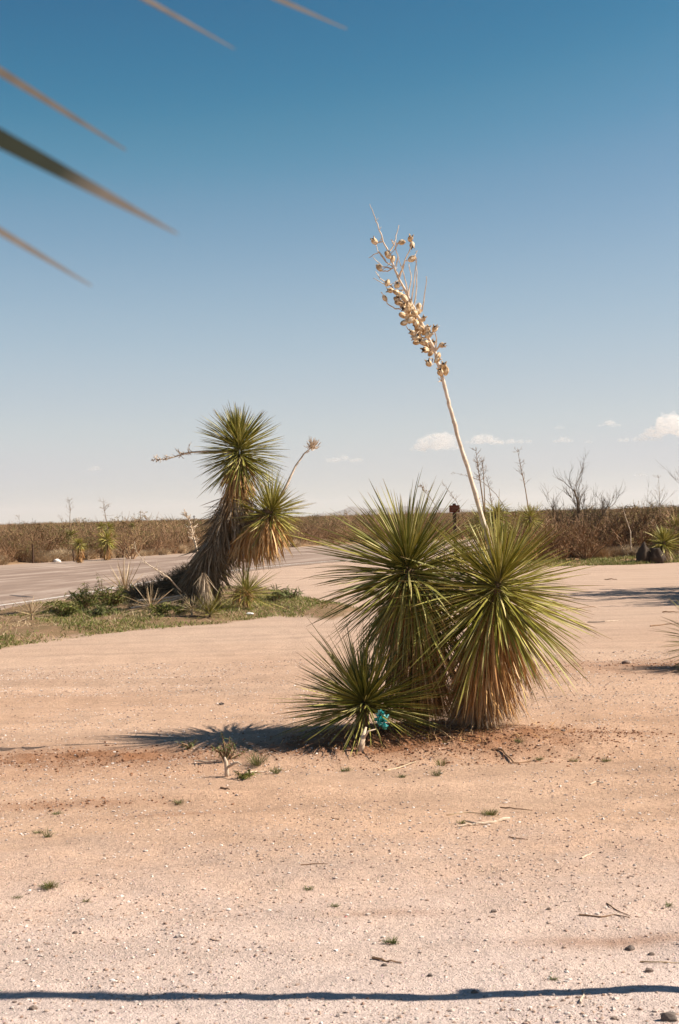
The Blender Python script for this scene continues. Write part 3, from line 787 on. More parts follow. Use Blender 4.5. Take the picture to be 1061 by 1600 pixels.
pods = [(120, 370, 0, -40), (327, 380, 0, 80), (393, 350, 1, -10), (405, 400, 0, 170), (405, 505, 0, 60), (222, 475, 0, -30), (258, 505, 0, 10), (157, 572, 0, -30), (218, 685, 0, 10), (290, 700, 1, 20), (240, 742, 0, -70), (285, 757, 0, -60),
 (200, 800, 0, -25), (290, 810, 0, -70), (345, 800, 0, -40), (345, 860, 0, -20), (380, 850, 0, 10), (455, 865, 0, 10), (450, 905, 0, 30), (375, 915, 1, 10), (335, 930, 0, -80), (490, 955, 1, 35), (345, 985, 0, -100), (395, 965, 0, 60),
 (440, 1015, 1, -70), (475, 1030, 0, 150), (520, 1030, 0, 10), (575, 1030, 1, 20), (410, 1062, 0, -75), (455, 1090, 1, -30), (437, 1135, 0, -110), (500, 1135, 0, 120), (555, 1140, 1, 40), (630, 1155, 1, 75), (505, 1190, 0, -80), (545, 1215, 0, -150),
 (600, 1235, 0, 10), (530, 1290, 1, -25), (640, 1310, 1, 10), (617, 1357, 1, -20), (660, 1350, 0, 30), (310, 780, 0, -120), (365, 885, 0, 40), (430, 985, 0, -30), (470, 1110, 0, -50), (355, 835, 0, 70), (530, 1075, 0, 50), (305, 835, 0, -80), (400, 880, 0, 40), (395, 925, 1, 60), (465, 980, 0, 20), (500, 1060, 1, 60), (535, 1170, 0, -60), (595, 1265, 0, 60), (430, 1100, 0, -80), (315, 775, 0, -60), (350, 880, 1, -90), (425, 910, 0, -20), (450, 1050, 0, -40), (480, 1130, 0, -60), (335, 850, 1, 20), (410, 945, 0, 100), (370, 960, 0, 200)]
for (x, y, op, ang) in pods:
    px, py = C3(x, y)
    c_ = P(px, py, sdepth(py)+rs.uniform(-0.10, 0.07))
    a = math.radians(ang+rs.gauss(0, 12)); tl = -0.75 if op else rs.uniform(-0.6, 0.4)
    d = Vector((math.sin(a), tl, math.cos(a))).normalized()
    L = rs.uniform(0.049, 0.066); op = op or rs.random() < 0.4
    Mx = Matrix.Translation(c_-d*L*0.5) @ d.to_track_quat('Z', 'Y').to_matrix().to_4x4() @ Matrix.Rotation(rs.uniform(0, 6), 4, 'Z') @ Matrix.Scale(L, 4)
    po = bpy.data.objects.new('seed_pod', PODO if op else PODC); COL.objects.link(po)
    po.parent = stalk; po.matrix_parent_inverse = PINV[stalk.name]; po.matrix_basis = Mx
    # nearest stalk point: a short pedicel so that it hangs on something
    best = min(pts2, key=lambda q: (q-c_).length)
    if (best-c_).length < 0.14:
        mb = MB(); mb.tube([best, (best+c_-d*L*0.4)/2+Vector((0, 0, -0.008)), c_-d*L*0.45], [0.003, 0.0022, 0.003], 5); mb.build('pedicel', M['stalk'], stalk)
# merge the open pods' seeds: a dark seed mass showing inside each open pod (joined per pod mesh)
bm = bmesh.new(); bm.from_mesh(PODO); k0 = len(bm.faces); bm.from_mesh(SEEDS); bm.faces.ensure_lookup_table()
for f in bm.faces[k0:]: f.material_index = 1
bm.to_mesh(PODO); bm.free(); PODO.materials.append(M['seed'])

# ------------------------------------------------------------------ generic farther yucca
def head_part(root, rs, c, ax, n, L, th1, stem, sag, mat, droop, name='rosette', pw=0.8, th0=4, wide=1.35):
    mb = MB(); W_ = Matrix.Diagonal((wide, wide, 1, 1))
    for q in head_leaves(rs, c, ax, n, L, th0, th1, stem, sag, pw, droop): emit(mb, q[0] @ W_, q[1], rs.random())
    return mb.build(name, M[mat], root, kind='stuff')
def skirt_part(root, rs, path, n, L, r0, spread, mat, name='dead_leaf_skirt', jit=10, wide=1.8):
    mb = MB(); W_ = Matrix.Diagonal((wide, wide, 1, 1))
    for q in skirt_leaves(rs, path, n, L, r0, spread, jit=jit): emit(mb, q[0] @ W_, q[1], rs.random())
    return mb.build(name, M[mat], root, kind='stuff')
def stalk_part(root, rs, pts, r0, mat, twigs=20, tl=0.15, t0=0.5, up=0.8, pods_=False):
    mb = MB(); k = 5; w_ = []
    for i in range(len(pts)-1):
        for q in range(k): w_.append(pts[i].lerp(pts[i+1], q/k))
    w_.append(pts[-1]); nn = len(w_)
    mb.tube(w_, [r0*(1-0.8*i/(nn-1)) for i in range(nn)], 6)
    for _ in range(twigs):
        s = t0+(1-t0)*rs.random(); i = min(int(s*(nn-1)), nn-2); p = w_[i]
        d = (w_[i+1]-w_[i]).normalized()*up + Vector((rs.gauss(0, 1), rs.gauss(0, 1), rs.gauss(0, .5)))*0.7
        d.normalize(); l = tl*rs.uniform(0.5, 1.2)*(1.2-s*0.6)
        e = p+d*l*0.6; e2 = e+(d+Vector((rs.gauss(0, .4), 0, 0.35)))*l*0.4
        mb.tube([p, e, e2], [r0*0.28, r0*0.22, r0*0.12], 4)
        for _k in range(2):
            dd = (d+Vector((rs.gauss(0, .7), rs.gauss(0, .7), rs.gauss(0.2, .6)))).normalized()
            mb.tube([e, e+dd*l*0.35], [r0*0.18, r0*0.1], 3)
        if pods_ and rs.random() < 0.7:
            v = ICO1*np.array([0.02, 0.02, 0.035])+np.array(e2[:]); mb.add(v, ICO1F)
    return mb.build('flower_stalk', M[mat], root, True)

# the big leaning yucca on the verge
DF = 24.6
bf = on_ground(322, 948); DF = bf.y
yF = thing('yucca', bf, 'big leaning two-headed yucca on the grassy verge beside the road', 'yucca')
tr = [P(374, 712, DF), P(371, 765, DF), P(357, 815, DF), P(335, 860, DF), P(318, 905, DF), bf-Vector((0, 0, 0.1))]
mb = MB(); mb.tube(tr, [0.10, 0.15, 0.20, 0.23, 0.26, 0.28], 10); mb.build('trunk', M['trunk'], yF, True)
br_ = [P(362, 825, DF), P(385, 815, DF-0.15), P(410, 805, DF-0.3), P(424, 796, DF-0.4)]
mb = MB(); mb.tube(br_, [0.12, 0.10, 0.09, 0.07], 8); mb.build('branch', M['trunk'], yF, True)
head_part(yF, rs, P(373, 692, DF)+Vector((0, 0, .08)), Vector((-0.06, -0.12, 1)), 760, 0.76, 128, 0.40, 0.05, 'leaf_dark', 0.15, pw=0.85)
head_part(yF, rs, P(427, 795, DF-0.42), Vector((0.36, -0.55, 0.65)), 480, 0.66, 120, 0.26, 0.07, 'leaf', 0.25, pw=0.85)
skirt_part(yF, rs, [P(374, 722, DF), P(372, 750, DF), P(366, 790, DF)], 420, 0.55, 0.12, 24, 'dead')
skirt_part(yF, rs, [P(420, 805, DF-.4), P(404, 815, DF-0.3), P(380, 828, DF-.15)], 460, 0.72, 0.12, 22, 'dead', 'branch_leaf_skirt')
skirt_part(yF, rs, [P(366, 790, DF), P(346, 840, DF), P(326, 875, DF), P(314, 900, DF), P(308, 922, DF)], 1500, 0.42, 0.24, 36, 'dead_dark', 'shaggy_trunk_leaves', 20)
skirt_part(yF, rs, [P(372, 775, DF), P(360, 815, DF), P(340, 855, DF), P(322, 890, DF)], 620, 0.40, 0.27, 30, 'dead_grey', 'weathered_trunk_leaves', 20)
stalk_part(yF, rs, [P(372, 708, DF), P(325, 705, DF-.1), P(295, 707, DF-.2), P(262, 717, DF-.3), P(236, 719, DF-.35)], 0.024, 'stalk', 60, 0.16, 0.45, 0.5)
s2 = stalk_part(yF, rs, [P(430, 790, DF-.3), P(446, 762, DF-.3), P(462, 728, DF-.25), P(476, 708, DF-.2), P(488, 698, DF-.2)], 0.032, 'stalk_white', 0)
mb = MB()
for i in range(46):
    p = P(486+rs.uniform(-2, 4), 699+rs.uniform(-3, 2), DF-.2)
    d = Vector((rs.uniform(-0.5, 0.9), rs.gauss(0, .5), rs.uniform(-0.5, 1.1))).normalized(); l = rs.uniform(0.08, 0.22)
    e = p+d*l*0.5; mb.tube([p, e, e+(d+Vector((0, 0, .7))).normalized()*l*0.5], [0.009, 0.008, 0.004], 4)
    mb.tube([e, e+Vector((rs.gauss(0, 1), rs.gauss(0, 1), 1)).normalized()*l*0.35], [0.006, 0.003], 3)
mb.build('seed_branches', M['stalk_white'], s2)

# companion clumps at its base
def clump(px, py, name, label, cat, n, L, mat, th0=5, th1=95, ax=(0, -0.1, 1), stem=0.06, zoff=0.05, sag=0.05, group=None, extra=None, droop=0.0):
    b_ = on_ground(px, py)
    root = thing(name, b_, label, cat, group)
    mb = MB()
    for q in head_leaves(rs, b_+Vector((0, 0, zoff+stem)), Vector(ax), n, L, th0, th1, stem, sag, 0.8, droop, 0.2, 8):
        tip = q[0] @ Vector((0, 0, 1))
        if tip.z < H(tip.x, tip.y)-0.02: continue
        emit(mb, q[0], q[1], rs.random())
    mb.build('rosette', M[mat], root, kind='stuff')
    mb = MB(); mb.tube([b_-Vector((0, 0, .03)), b_+Vector((0, 0, (zoff+stem)*.8))], [0.04*L+0.01, 0.03*L+0.006], 6); mb.build('stem', M[mat] if mat == 'straw' else M['trunk'], root)
    return root, b_
r_, b_ = clump(387, 952, 'yucca', 'low yellow-green yucca rosette at the foot of the leaning yucca', 'yucca', 300, 0.52, 'leaf', 4, 112, (0.12, -0.25, 0.9), 0.10, 0.22)
skirt_part(r_, rs, [P(376, 915, b_.y), P(378, 935, b_.y)], 160, 0.34, 0.06, 34, 'dead')
mb = MB(); mb.tube([P(380, 945, b_.y+.1), P(380, 905, b_.y+.1), P(381, 866, b_.y+.1)], [0.02, 0.017, 0.015], 6)
mb.build('dead_stalk', M['stick'], label='straight brown dead stalk standing up out of the low yellow-green rosette', category='stalk')
r_, b_ = clump(328, 963, 'grass_clump', 'dark green tufted clump with a cone of grey dead leaves, below the leaning trunk', 'clump', 260, 0.36, 'leaf_dark', 5, 85, (0.05, -0.2, 1), 0.05, 0.03)
skirt_part(r_, rs, [P(318, 893, b_.y+.05), P(321, 915, b_.y+.05), P(324, 938, b_.y)], 300, 0.30, 0.03, 20, 'dead_grey', 'dead_leaf_cone', 12, 1.4)
# fallen shaggy trunk in the shade
b_ = on_ground(262, 935)
fl = thing('fallen_yucca', b_, 'fallen shaggy yucca trunk lying in the shade left of the leaning yucca', 'trunk')
pth = [P(326, 905, DF+.5), P(298, 905, DF+.5), P(270, 915, DF+.4), P(240, 925, DF+.3), P(205, 933, DF+.2)]
mb = MB(); mb.tube(pth, [0.18, 0.2, 0.16, 0.10, 0.05], 9); mb.build('trunk', M['trunk'], fl, True)
mb = MB()
for i in range(2600):
    s = rs.random()*3.999; k = int(s); c_ = pth[k].lerp(pth[k+1], s-k)
    d = Vector((rs.gauss(-0.5, .5), rs.gauss(0, .7), rs.gauss(0.05, .7))).normalized()
    r = 0.2-0.03*s
    c_ = c_+Vector((0, d.y, d.z)).normalized()*r*0.8
    emit(mb, leaf_matrix(c_, d, rs.uniform(0.10, 0.26), rs.gauss(0, 1), 2.6), (rs.choice((1, 2, 3)), rs.randrange(3)), rs.random())
mb.build('dead_leaves', M['dead_dark'], fl, kind='stuff')
mb = MB()
for i in range(200):
    s = rs.random()*3.6; k = int(s); c_ = pth[k].lerp(pth[k+1], s-k)+Vector((0, -0.1, -0.05))
    d = Vector((rs.gauss(-0.3, .6), rs.gauss(-0.4, .5), rs.gauss(-0.3, .4))).normalized()
    emit(mb, leaf_matrix(c_, d, rs.uniform(0.2, 0.4), rs.gauss(0, 1), 1.4), (rs.choice((1, 2, 3)), rs.randrange(3)), rs.random())
mb.build('pale_dead_leaves', M['straw'], fl, kind='stuff')

clump(196, 930, 'dry_yucca', 'dry straw-coloured yucca tuft rising behind the green weeds by the road', 'yucca', 90, 0.62, 'straw', 5, 80, (0.05, 0, 1))
clump(50, 968, 'dry_yucca', 'flattened dry tuft with reddish straw leaves at the left end of the verge', 'yucca', 70, 0.40, 'straw', 20, 95, (0.2, -0.2, 1))
clump(235, 958, 'dry_yucca', 'pale collapsed fan of dead yucca leaves on the verge in front of the fallen trunk', 'yucca', 90, 0.42, 'straw', 20, 100, (-0.4, -0.5, 0.8))
clump(300, 962, 'dry_yucca', 'low heap of bent dead leaves between the pale fan and the dark green clump', 'yucca', 90, 0.34, 'straw', 20, 110, (-0.2, -0.5, 0.8), sag=0.3)
# long pale fallen leaf stalks
q0 = P(178, 952, on_ground(235, 958).y-.1); 
mb = MB(); mb.tube([P(205, 950, DF-.4), P(245, 943, DF-.3), P(290, 932, DF-.2)], [0.02, 0.03, 0.02], 5); 
mb.tube([P(215, 938, DF-.4), P(250, 936, DF-.3), P(298, 928, DF-.2)], [0.012, 0.02, 0.015], 5)
mb.build('fallen_stalk', M['wood'], label='long pale fallen stalk resting across the verge plants', category='stalk')

# pale dead stalks near the leaning yucca
def dead_stalk(pts, label, r0, mat='stalk', twigs=26, tl=0.14, t0=0.4, base=None, pods_=False, up=0.8):
    root = thing('dead_flower_stalk', pts[0], label, 'stalk'); stalk_part(root, rs, pts, r0, mat, twigs, tl, t0, up, pods_); return root
dead_stalk([P(316, 900, DF+1), P(309, 866, DF+1), P(303, 840, DF+1), P(297, 815, DF+1), P(288, 800, DF+1)], 'pale branching dead stalk rising left of the leaning trunk', 0.028, 'stalk', 40, 0.17, 0.42)
dead_stalk([P(284, 925, DF-.4), P(264, 903, DF-.8), P(248, 892, DF-.9), P(234, 884, DF-.9), P(222, 874, DF-.9), P(213, 861, DF-.9), P(210, 846, DF-.9)], 'thin arching dead stalk curling over the road from the fallen trunk', 0.013, 'stalk', 30, 0.12, 0.15)

# green weeds along the verge
def bush(px, py, label, name, cat, rad_, hgt, n, mat, leaf=0.05, tw='stick', group=None, depth=None):
    b_ = on_ground(px, py); root = thing(name, b_, label, cat, group)
    st = MB(); lf = MB()
    for i in range(max(5, n//14)):
        a = rs.uniform(0, 2*PI); r = rad_*math.sqrt(rs.random()); hh = hgt*rs.uniform(0.5, 1.0)*(1-0.5*(r/rad_)**2)
        e = b_+Vector((r*math.cos(a), r*math.sin(a)*0.7, hh)); mid_ = b_.lerp(e, 0.5)+Vector((r*.15, 0, hh*.1))
        st.tube([b_, mid_, e], [0.006, 0.005, 0.002], 3)
        for k in range(14):
            u = rs.uniform(0.2, 1.0); p = (b_.lerp(mid_, u*2) if u < .5 else mid_.lerp(e, u*2-1))
            d = Vector((rs.gauss(0, 1), rs.gauss(0, 1), rs.gauss(0.5, .7))).normalized()
            emit(lf, leaf_matrix(p, d, leaf*rs.uniform(0.6, 1.4), rs.gauss(0, 1), 18.0), (2, rs.randrange(3)), rs.random())
    st.build('stem', M[tw], root); lf.build('foliage', M[mat], root, kind='stuff'); return root
bush(95, 962, 'low bright green weed clump left of the shaded weeds', 'weed', 'weed', 0.45, 0.32, 420, 'green_bush')
bush(132, 950, 'upright green weed clump with straw tips at the road edge', 'weed', 'weed', 0.42, 0.5, 420, 'green_bush')
bush(172, 946, 'broad dark green weed clump lying in the yucca shadow', 'weed', 'weed', 0.7, 0.45, 700, 'green_bush')
bush(155, 962, 'low pale green weed on the verge below the shaded clump', 'weed', 'weed', 0.4, 0.22, 300, 'weed')
bush(248, 962, 'small bright green weed beside the pale dead leaf fan', 'weed', 'weed', 0.25, 0.28, 240, 'green_bush')
bush(280, 960, 'small green weed in front of the fallen trunk near the dark clump', 'weed', 'weed', 0.2, 0.22, 200, 'green_bush')
bush(160, 945, 'tall thin leafless-looking weed standing against the grey road', 'weed', 'weed', 0.16, 1.0, 110, 'weed', 0.035)
bush(425, 940, 'grey-green weed at the right end of the verge', 'weed', 'weed', 0.35, 0.3, 260, 'weed')
bush(452, 936, 'second grey-green weed, nearest the gravel at the end of the verge', 'weed', 'weed', 0.3, 0.28, 200, 'weed')
# verge litter
def litter(px, py, s, label, mat='white'):
    q = on_ground(px, py); mb = MB(); v = ICO2.copy(); n_ = np.array([mnoise.noise(Vector(a)*2+Vector((px, 0, 0))) for a in v])
    v = v*(1+0.5*n_)[:, None]*np.array([s, s*0.6, s*0.35])+np.array([0, 0, s*0.25]); mb.add(v, ICO2F); o = mb.build('litter', M[mat], label=label, category='litter'); o.location = q; return o
litter(391, 956, 0.06, 'white scrap of litter under the low yellow-green rosette')
litter(152, 953, 0.07, 'pale scrap of litter among the dark green weeds')

# verge grass (one mass nobody could count)
def blades(px0, px1, py0, py1, n, ok, name, mat, label, cat, lo, hi, wdt=0.006, lean=0.6, parent=None):
    u = rng.uniform(px0, px1, n*40); v_ = rng.uniform(py0, py1, n*40)
    A = np.array(R3); dd = np.stack([(u-CX)/F, (CY-v_)/F, -np.ones_like(u)], 1) @ A.T
    k = -EYE/dd[:, 2]; x = dd[:, 0]*k; y = dd[:, 1]*k
    keep = ok(x, y)
    x = x[keep][:n]; y = y[keep][:n]
    x = np.repeat(x, 3)+rng.normal(0, .05, len(x)*3); y = np.repeat(y, 3)+rng.normal(0, .05, len(y)*3); z = height(x, y)-0.004
    m_ = len(x); L = rng.uniform(lo, hi, m_)
    d = np.stack([rng.normal(0, lean, m_), rng.normal(0, lean, m_), np.ones(m_)], 1); d /= np.linalg.norm(d, axis=1)[:, None]
    a = rng.uniform(0, 2*PI, m_); xx = np.stack([np.cos(a), np.sin(a), 0*a], 1)*wdt
    p = np.stack([x, y, z], 1); e = p+d*L[:, None]; md = p+(e-p)*.6; e = e+d*np.array([1, 1, 0])*(L*.15)[:, None]
    V_ = np.stack([p-xx, p+xx, md+xx*.7, md-xx*.7, e], 1).reshape(-1, 3)
    mb = MB(); mb.v = [V_]; mb.n = len(V_); mb.r = [np.repeat(rng.random(m_), 5)]; mb.t = [np.tile([.1, .1, .6, .6, .95], m_)]
    for i in range(m_):
        o = i*5; mb.f.append((o, o+1, o+2, o+3)); mb.f.append((o+3, o+2, o+4))
    if parent is not None: return mb.build(name, M[mat], parent, kind='stuff')
    return mb.build(name, M[mat], kind='stuff', label=label, category=cat)
def ok_verge(x, y):
    vyy = np.interp(x, VERGE_FRONT[:, 0], VERGE_FRONT[:, 1]); dens = fbm(x, y*0.7, 0.9, 3, 91)
    return (y > vyy-0.1) & (y < verge_far(x)-0.1) & (x < 0.6) & (rng.random(len(x)) < sstep(0.46, 0.60, dens)*0.95+0.03)
blades(-90, 570, 918, 1030, 6500, ok_verge, 'verge_grass', 'grass', 'patchy short green and dry grass covering the roadside verge', 'grass', 0.025, 0.08, 0.009, 0.9)

def ok_lit(x, y):
    vyy = np.interp(x, VERGE_FRONT[:, 0], VERGE_FRONT[:, 1]); dens = fbm(x, y*0.7, 1.1, 3, 191)
    return (y > vyy-0.2) & (y < verge_far(x)) & (x < 0.5) & (rng.random(len(x)) < sstep(0.40, 0.62, dens)*0.95+0.1)
blades(-90, 570, 918, 1030, 1500, ok_lit, 'dry_litter', 'straw', 'broken straw and dead leaf bits lying over the roadside verge', 'litter', 0.05, 0.16, 0.006, 3.0)
def ok_lit2(x, y):
    return (rng.random(len(x)) < np.exp(-(((x-0.65)/0.8)**2+((y-10.1)/0.35)**2)*1.2))
blades(430, 900, 1110, 1200, 260, ok_lit2, 'leaf_litter', 'dead', 'broken dead leaf bits on the soil at the feet of the near yuccas', 'litter', 0.04, 0.13, 0.003, 3.0)
# ------------------------------------------------------------------ scrub
def shrub_meshes(seed, kind):
    r_ = random.Random(seed); st = MB(); lf = MB()
    if kind == 'bare':   nstem, hgt, spread, leafn, lm = 16, 1.0, 0.62, 260, 'scrubleaf'
    elif kind == 'leafy': nstem, hgt, spread, leafn, lm = 16, 0.95, 0.5, 1300, 'creosote'
    elif kind == 'straw': nstem, hgt, spread, leafn, lm = 10, 0.45, 0.45, 0, 'scrubleaf'
    else: nstem, hgt, spread, leafn, lm = 14, 1.0, 0.7, 700, 'scrubleaf'
    tips = []
    def grow(p, d, L, r, lev):
        k = 3; pts = [p]; dd = d
        for i in range(k):
            dd = (dd+Vector((r_.gauss(0, .16), r_.gauss(0, .16), r_.gauss(0.05, .1)))).normalized()
            pts.append(pts[-1]+dd*L/k)
        st.tube(pts, [r, r*.85, r*.7, r*.45], 3, r_.random(), cap=False)
        if lev == 0: tips.append(pts); return
        for i in range(3 if lev > 1 else 4):
            q = r_.choice(pts[1:])
            nd = (dd+Vector((r_.gauss(0, .5), r_.gauss(0, .5), r_.gauss(0.15, .35)))).normalized()
            grow(q, nd, L*r_.uniform(0.45, 0.8), r*0.55, lev-1)
    if kind == 'straw':
        for i in range(260):
            a = r_.uniform(0, 2*PI); d = Vector((math.cos(a)*r_.random(), math.sin(a)*r_.random(), 0.9)).normalized()
            p = Vector((r_.gauss(0, .12), r_.gauss(0, .12), -0.02)); L = r_.uniform(0.25, 0.6)
            st.tube([p, p+d*L*.6, p+d*L+Vector((d.x, d.y, -0.1))*L*.2], [0.006, 0.005, 0.002], 3, r_.random(), cap=False)
    else:
        for i in range(nstem):
            a = 2*PI*i/nstem+r_.gauss(0, .2); sp_ = spread*math.sqrt(r_.random())*1.2
            d = Vector((math.cos(a)*sp_, math.sin(a)*sp_, 0.8)).normalized()
            grow(Vector((math.cos(a)*.06, math.sin(a)*.06, -0.03)), d, hgt*r_.uniform(0.5, 0.72), 0.016, 3 if i % 3 == 0 else 2)
        for i in range(leafn):
            pts = r_.choice(tips); p = pts[1].lerp(pts[3], r_.random())+Vector((r_.gauss(0, .015),)*3)
            a = Vector((r_.gauss(0, 1), r_.gauss(0, 1), r_.gauss(0, 1))).normalized(); b_ = a.orthogonal().normalized(); s_ = r_.uniform(0.010, 0.022)
            lf.add([tuple(p-a*s_), tuple(p+b_*s_*.7), tuple(p+a*s_), tuple(p-b_*s_*.7+a.cross(b_)*s_*.3)], [(0, 1, 2), (0, 2, 3)], r_.random())
    ms = st.mesh('stems', M['straw'] if kind == 'straw' else M['twig'])
    ml = lf.mesh('foliage', M[lm]) if leafn else None
    zz = max(v.co.z for v in ms.vertices)
    return ms, ml, zz
KINDS = ['bare', 'bare', 'bare', 'half', 'leafy', 'half']
SH = [shrub_meshes(100+i, k) for i, k in enumerate(KINDS)]
SHS = [shrub_meshes(200+i, 'straw') for i in range(2)]
LBL = {'bare': 'bare grey-brown twiggy shrub', 'half': 'sparse olive-brown shrub', 'leafy': 'dull green leafy creosote shrub', 'straw': 'tuft of pale straw grass'}
def place_shrub(k, x, y, h, rz, where, group):
    ms, ml, zz = SH[k] if k < 10 else SHS[k-10]
    kd = KINDS[k] if k < 10 else 'straw'
    s = h/zz
    root = bpy.data.objects.new('straw_tuft' if kd == 'straw' else 'desert_shrub', None); COL.objects.link(root)
    root.location = (x, y, H(x, y)); root.rotation_euler = (0, 0, rz); root.scale = (s*rs.uniform(0.9, 1.3), s*rs.uniform(.9, 1.3), s)
    root['label'] = LBL[kd]+' '+where; root['category'] = 'grass' if kd == 'straw' else 'shrub'; root['group'] = LBL[kd]+'s '+group
    root.empty_display_size = 0.1
    for nm, me in (('stems', ms), ('foliage', ml)):
        if me is None: continue
        o = bpy.data.objects.new(nm, me); COL.objects.link(o); o.parent = root
        if nm == 'foliage': o['kind'] = 'stuff'
# candidate positions beyond the road
cand = []
y = 50.0
rs2 = random.Random(77)
def want(x, y):
    return y > poly_far(x)+1.0 and y > 50
n_ind = 0
pts_all = []
for _ in range(60000):
    yy = 52+ (rs2.random()**1.8)*900
    xx = rs2.uniform(-0.34, 0.36)*yy
    dens = 1.0 if yy < 140 else 0.55
    pts_all.append((xx, yy))
cell = {}
kept = []
for xx, yy in pts_all:
    if not want(xx, yy): continue
    g = 1.15 if yy < 130 else (1.9 if yy < 300 else 4.0)
    key = (round(g, 1), int(xx//g), int(yy//g))
    if key in cell: continue
    cell[key] = 1; kept.append((xx, yy))
inview = lambda x, y: -0.26 < x/y < 0.26
kept.sort(key=lambda q: (0 if inview(*q) else 1, q[1]-float(poly_far(q[0]))*0.999))
# the first ranks stand as individuals
front = [q for q in kept if inview(*q)][:150]
fs = set(front); rest = [q for q in kept if q not in fs]
for (x, y) in front:
    k = rs2.choices(range(6), [3, 3, 3, 2, 1.0, 2])[0]
    place_shrub(k, x, y, rs2.uniform(1.05, 1.7)*(0.75 if y-poly_far(x) < 3 else 1), rs2.uniform(0, 6.28), 'in the scrub beyond the road', 'of the scrub beyond the road')
for i in range(46):
    px = rs2.uniform(-20, 520); x, y = g2(px, 822+62*(1-px/900)-2); yy = float(poly_far(x))+rs2.uniform(0.4, 1.6)
    place_shrub(10+i % 2, x, yy, rs2.uniform(0.3, 0.6), rs2.uniform(0, 6), 'along the far edge of the road', 'along the far edge of the road')
# the mass behind: one object, instanced on points
def scatter(name, pts, hs, label):
    me = bpy.data.meshes.new(name); me.from_pydata([(x, y, H(x, y) if y < 200 else 0.0) for x, y in pts], [], [])
    at = me.attributes.new('hs', 'FLOAT', 'POINT'); at.data.foreach_set('value', np.array(hs, dtype=np.float32))
    o = link(name, me, kind='stuff', label=label, category='scrub')
    gt = bpy.data.node_groups.new(name, 'GeometryNodeTree')
    gt.interface.new_socket('Geometry', in_out='INPUT', socket_type='NodeSocketGeometry'); gt.interface.new_socket('Geometry', in_out='OUTPUT', socket_type='NodeSocketGeometry')
    gi = gt.nodes.new('NodeGroupInput'); go = gt.nodes.new('NodeGroupOutput')
    jn = gt.nodes.new('GeometryNodeJoinGeometry')
    for k, (ms, ml, zz) in enumerate(SH):
        mb = bpy.data.meshes.new('shrub_source'); bm = bmesh.new(); bm.from_mesh(ms); n0 = len(bm.faces); bm.from_mesh(ml); bm.faces.ensure_lookup_table()
        for f in bm.faces[n0:]: f.material_index = 1
        bmesh.ops.scale(bm, vec=(1/zz, 1/zz, 1/zz), verts=bm.verts); bm.to_mesh(mb); bm.free()
        mb.materials.append(ms.materials[0]); mb.materials.append(ml.materials[0])
        so = bpy.data.objects.new('shrub_source', mb)
        oi = gt.nodes.new('GeometryNodeObjectInfo'); oi.inputs['Object'].default_value = so; oi.inputs['As Instance'].default_value = True
        gt.links.new(oi.outputs['Geometry'], jn.inputs[0])
    ip = gt.nodes.new('GeometryNodeInstanceOnPoints'); ip.inputs['Pick Instance'].default_value = True
    gt.links.new(gi.outputs[0], ip.inputs['Points']); gt.links.new(jn.outputs[0], ip.inputs['Instance'])
    rv = gt.nodes.new('FunctionNodeRandomValue'); rv.data_type = 'FLOAT_VECTOR'; rv.inputs[0].default_value = (0, 0, 0); rv.inputs[1].default_value = (0.1, 0.1, 6.28)
    gt.links.new(rv.outputs[0], ip.inputs['Rotation'])
    na = gt.nodes.new('GeometryNodeInputNamedAttribute'); na.data_type = 'FLOAT'; na.inputs[0].default_value = 'hs'
    gt.links.new(na.outputs[0], ip.inputs['Scale'])
    gt.links.new(ip.outputs[0], go.inputs[0])
    md = o.modifiers.new('scatter', 'NODES'); md.node_group = gt; return o
scatter('distant_scrub', rest, [(rs2.uniform(1.7, 2.05) if rs2.random() < 0.05 else rs2.uniform(1.0, 1.7)) if y < 300 else rs2.uniform(1.4, 2.5) for x, y in rest], 'dense brown and olive desert scrub stretching from the road to the horizon')

# scrub on the right-hand island
isl_pts = []
cell = {}
for _ in range(9000):
    yy = rs2.uniform(44, 66); xx = rs2.uniform(5.0, 22)
    iy_ = float(np.interp(xx, ISL[:, 0], ISL[:, 1])); 
    if yy < iy_+2.2 or yy > near_y(xx)-2.0 or xx < 6.2: continue
    if (xx-9.3)**2/5 + (yy-45.5)**2/3 < 1: continue       # space round the leafless tree
    key = (int(xx//0.95), int(yy//0.95))
    if key in cell: continue
    cell[key] = 1; isl_pts.append((xx, yy))
isl_pts.sort(key=lambda q: q[1])
isl_front = [q for q in isl_pts if abs(q[0]/q[1]) < 0.26]
isl_rest = isl_front[145:]+[q for q in isl_pts if abs(q[0]/q[1]) >= 0.26]
scatter('thicket_scrub', isl_rest, [rs2.uniform(1.0, 1.9) for q in isl_rest], 'deeper mass of brown scrub filling the thicket beyond the gravel lot')
for (x, y) in isl_front[:145]:
    k = rs2.choices(range(6), [2, 2, 2, 3, 2.2, 3])[0]
    place_shrub(k, x, y, rs2.uniform(0.9, 1.9), rs2.uniform(0, 6.28), 'in the thicket beyond the gravel lot', 'of the thicket beyond the gravel lot')
for i in range(60):
    px = rs2.uniform(830, 1090); x, y = g2(px, rs2.uniform(866, 876))
    place_shrub(10+i % 2, x, y, rs2.uniform(0.18, 0.5), rs2.uniform(0, 6), 'at the foot of the thicket beyond the lot', 'at the foot of the thicket beyond the lot')
def ok_isl(x, y):
    iy_ = np.interp(x, ISL[:, 0], ISL[:, 1]); dens = fbm(x, y*0.7, 0.9, 3, 95)
    return (y > iy_-0.3) & (y < iy_+2.5) & (x > 5.3) & (rng.random(len(x)) < sstep(0.35, 0.6, dens)*0.95+0.1)
blades(790, 1100, 862, 892, 2300, ok_isl, 'roadside_grass', 'grass', 'strip of short green and dry grass edging the thicket beyond the lot', 'grass', 0.04, 0.14, 0.012)

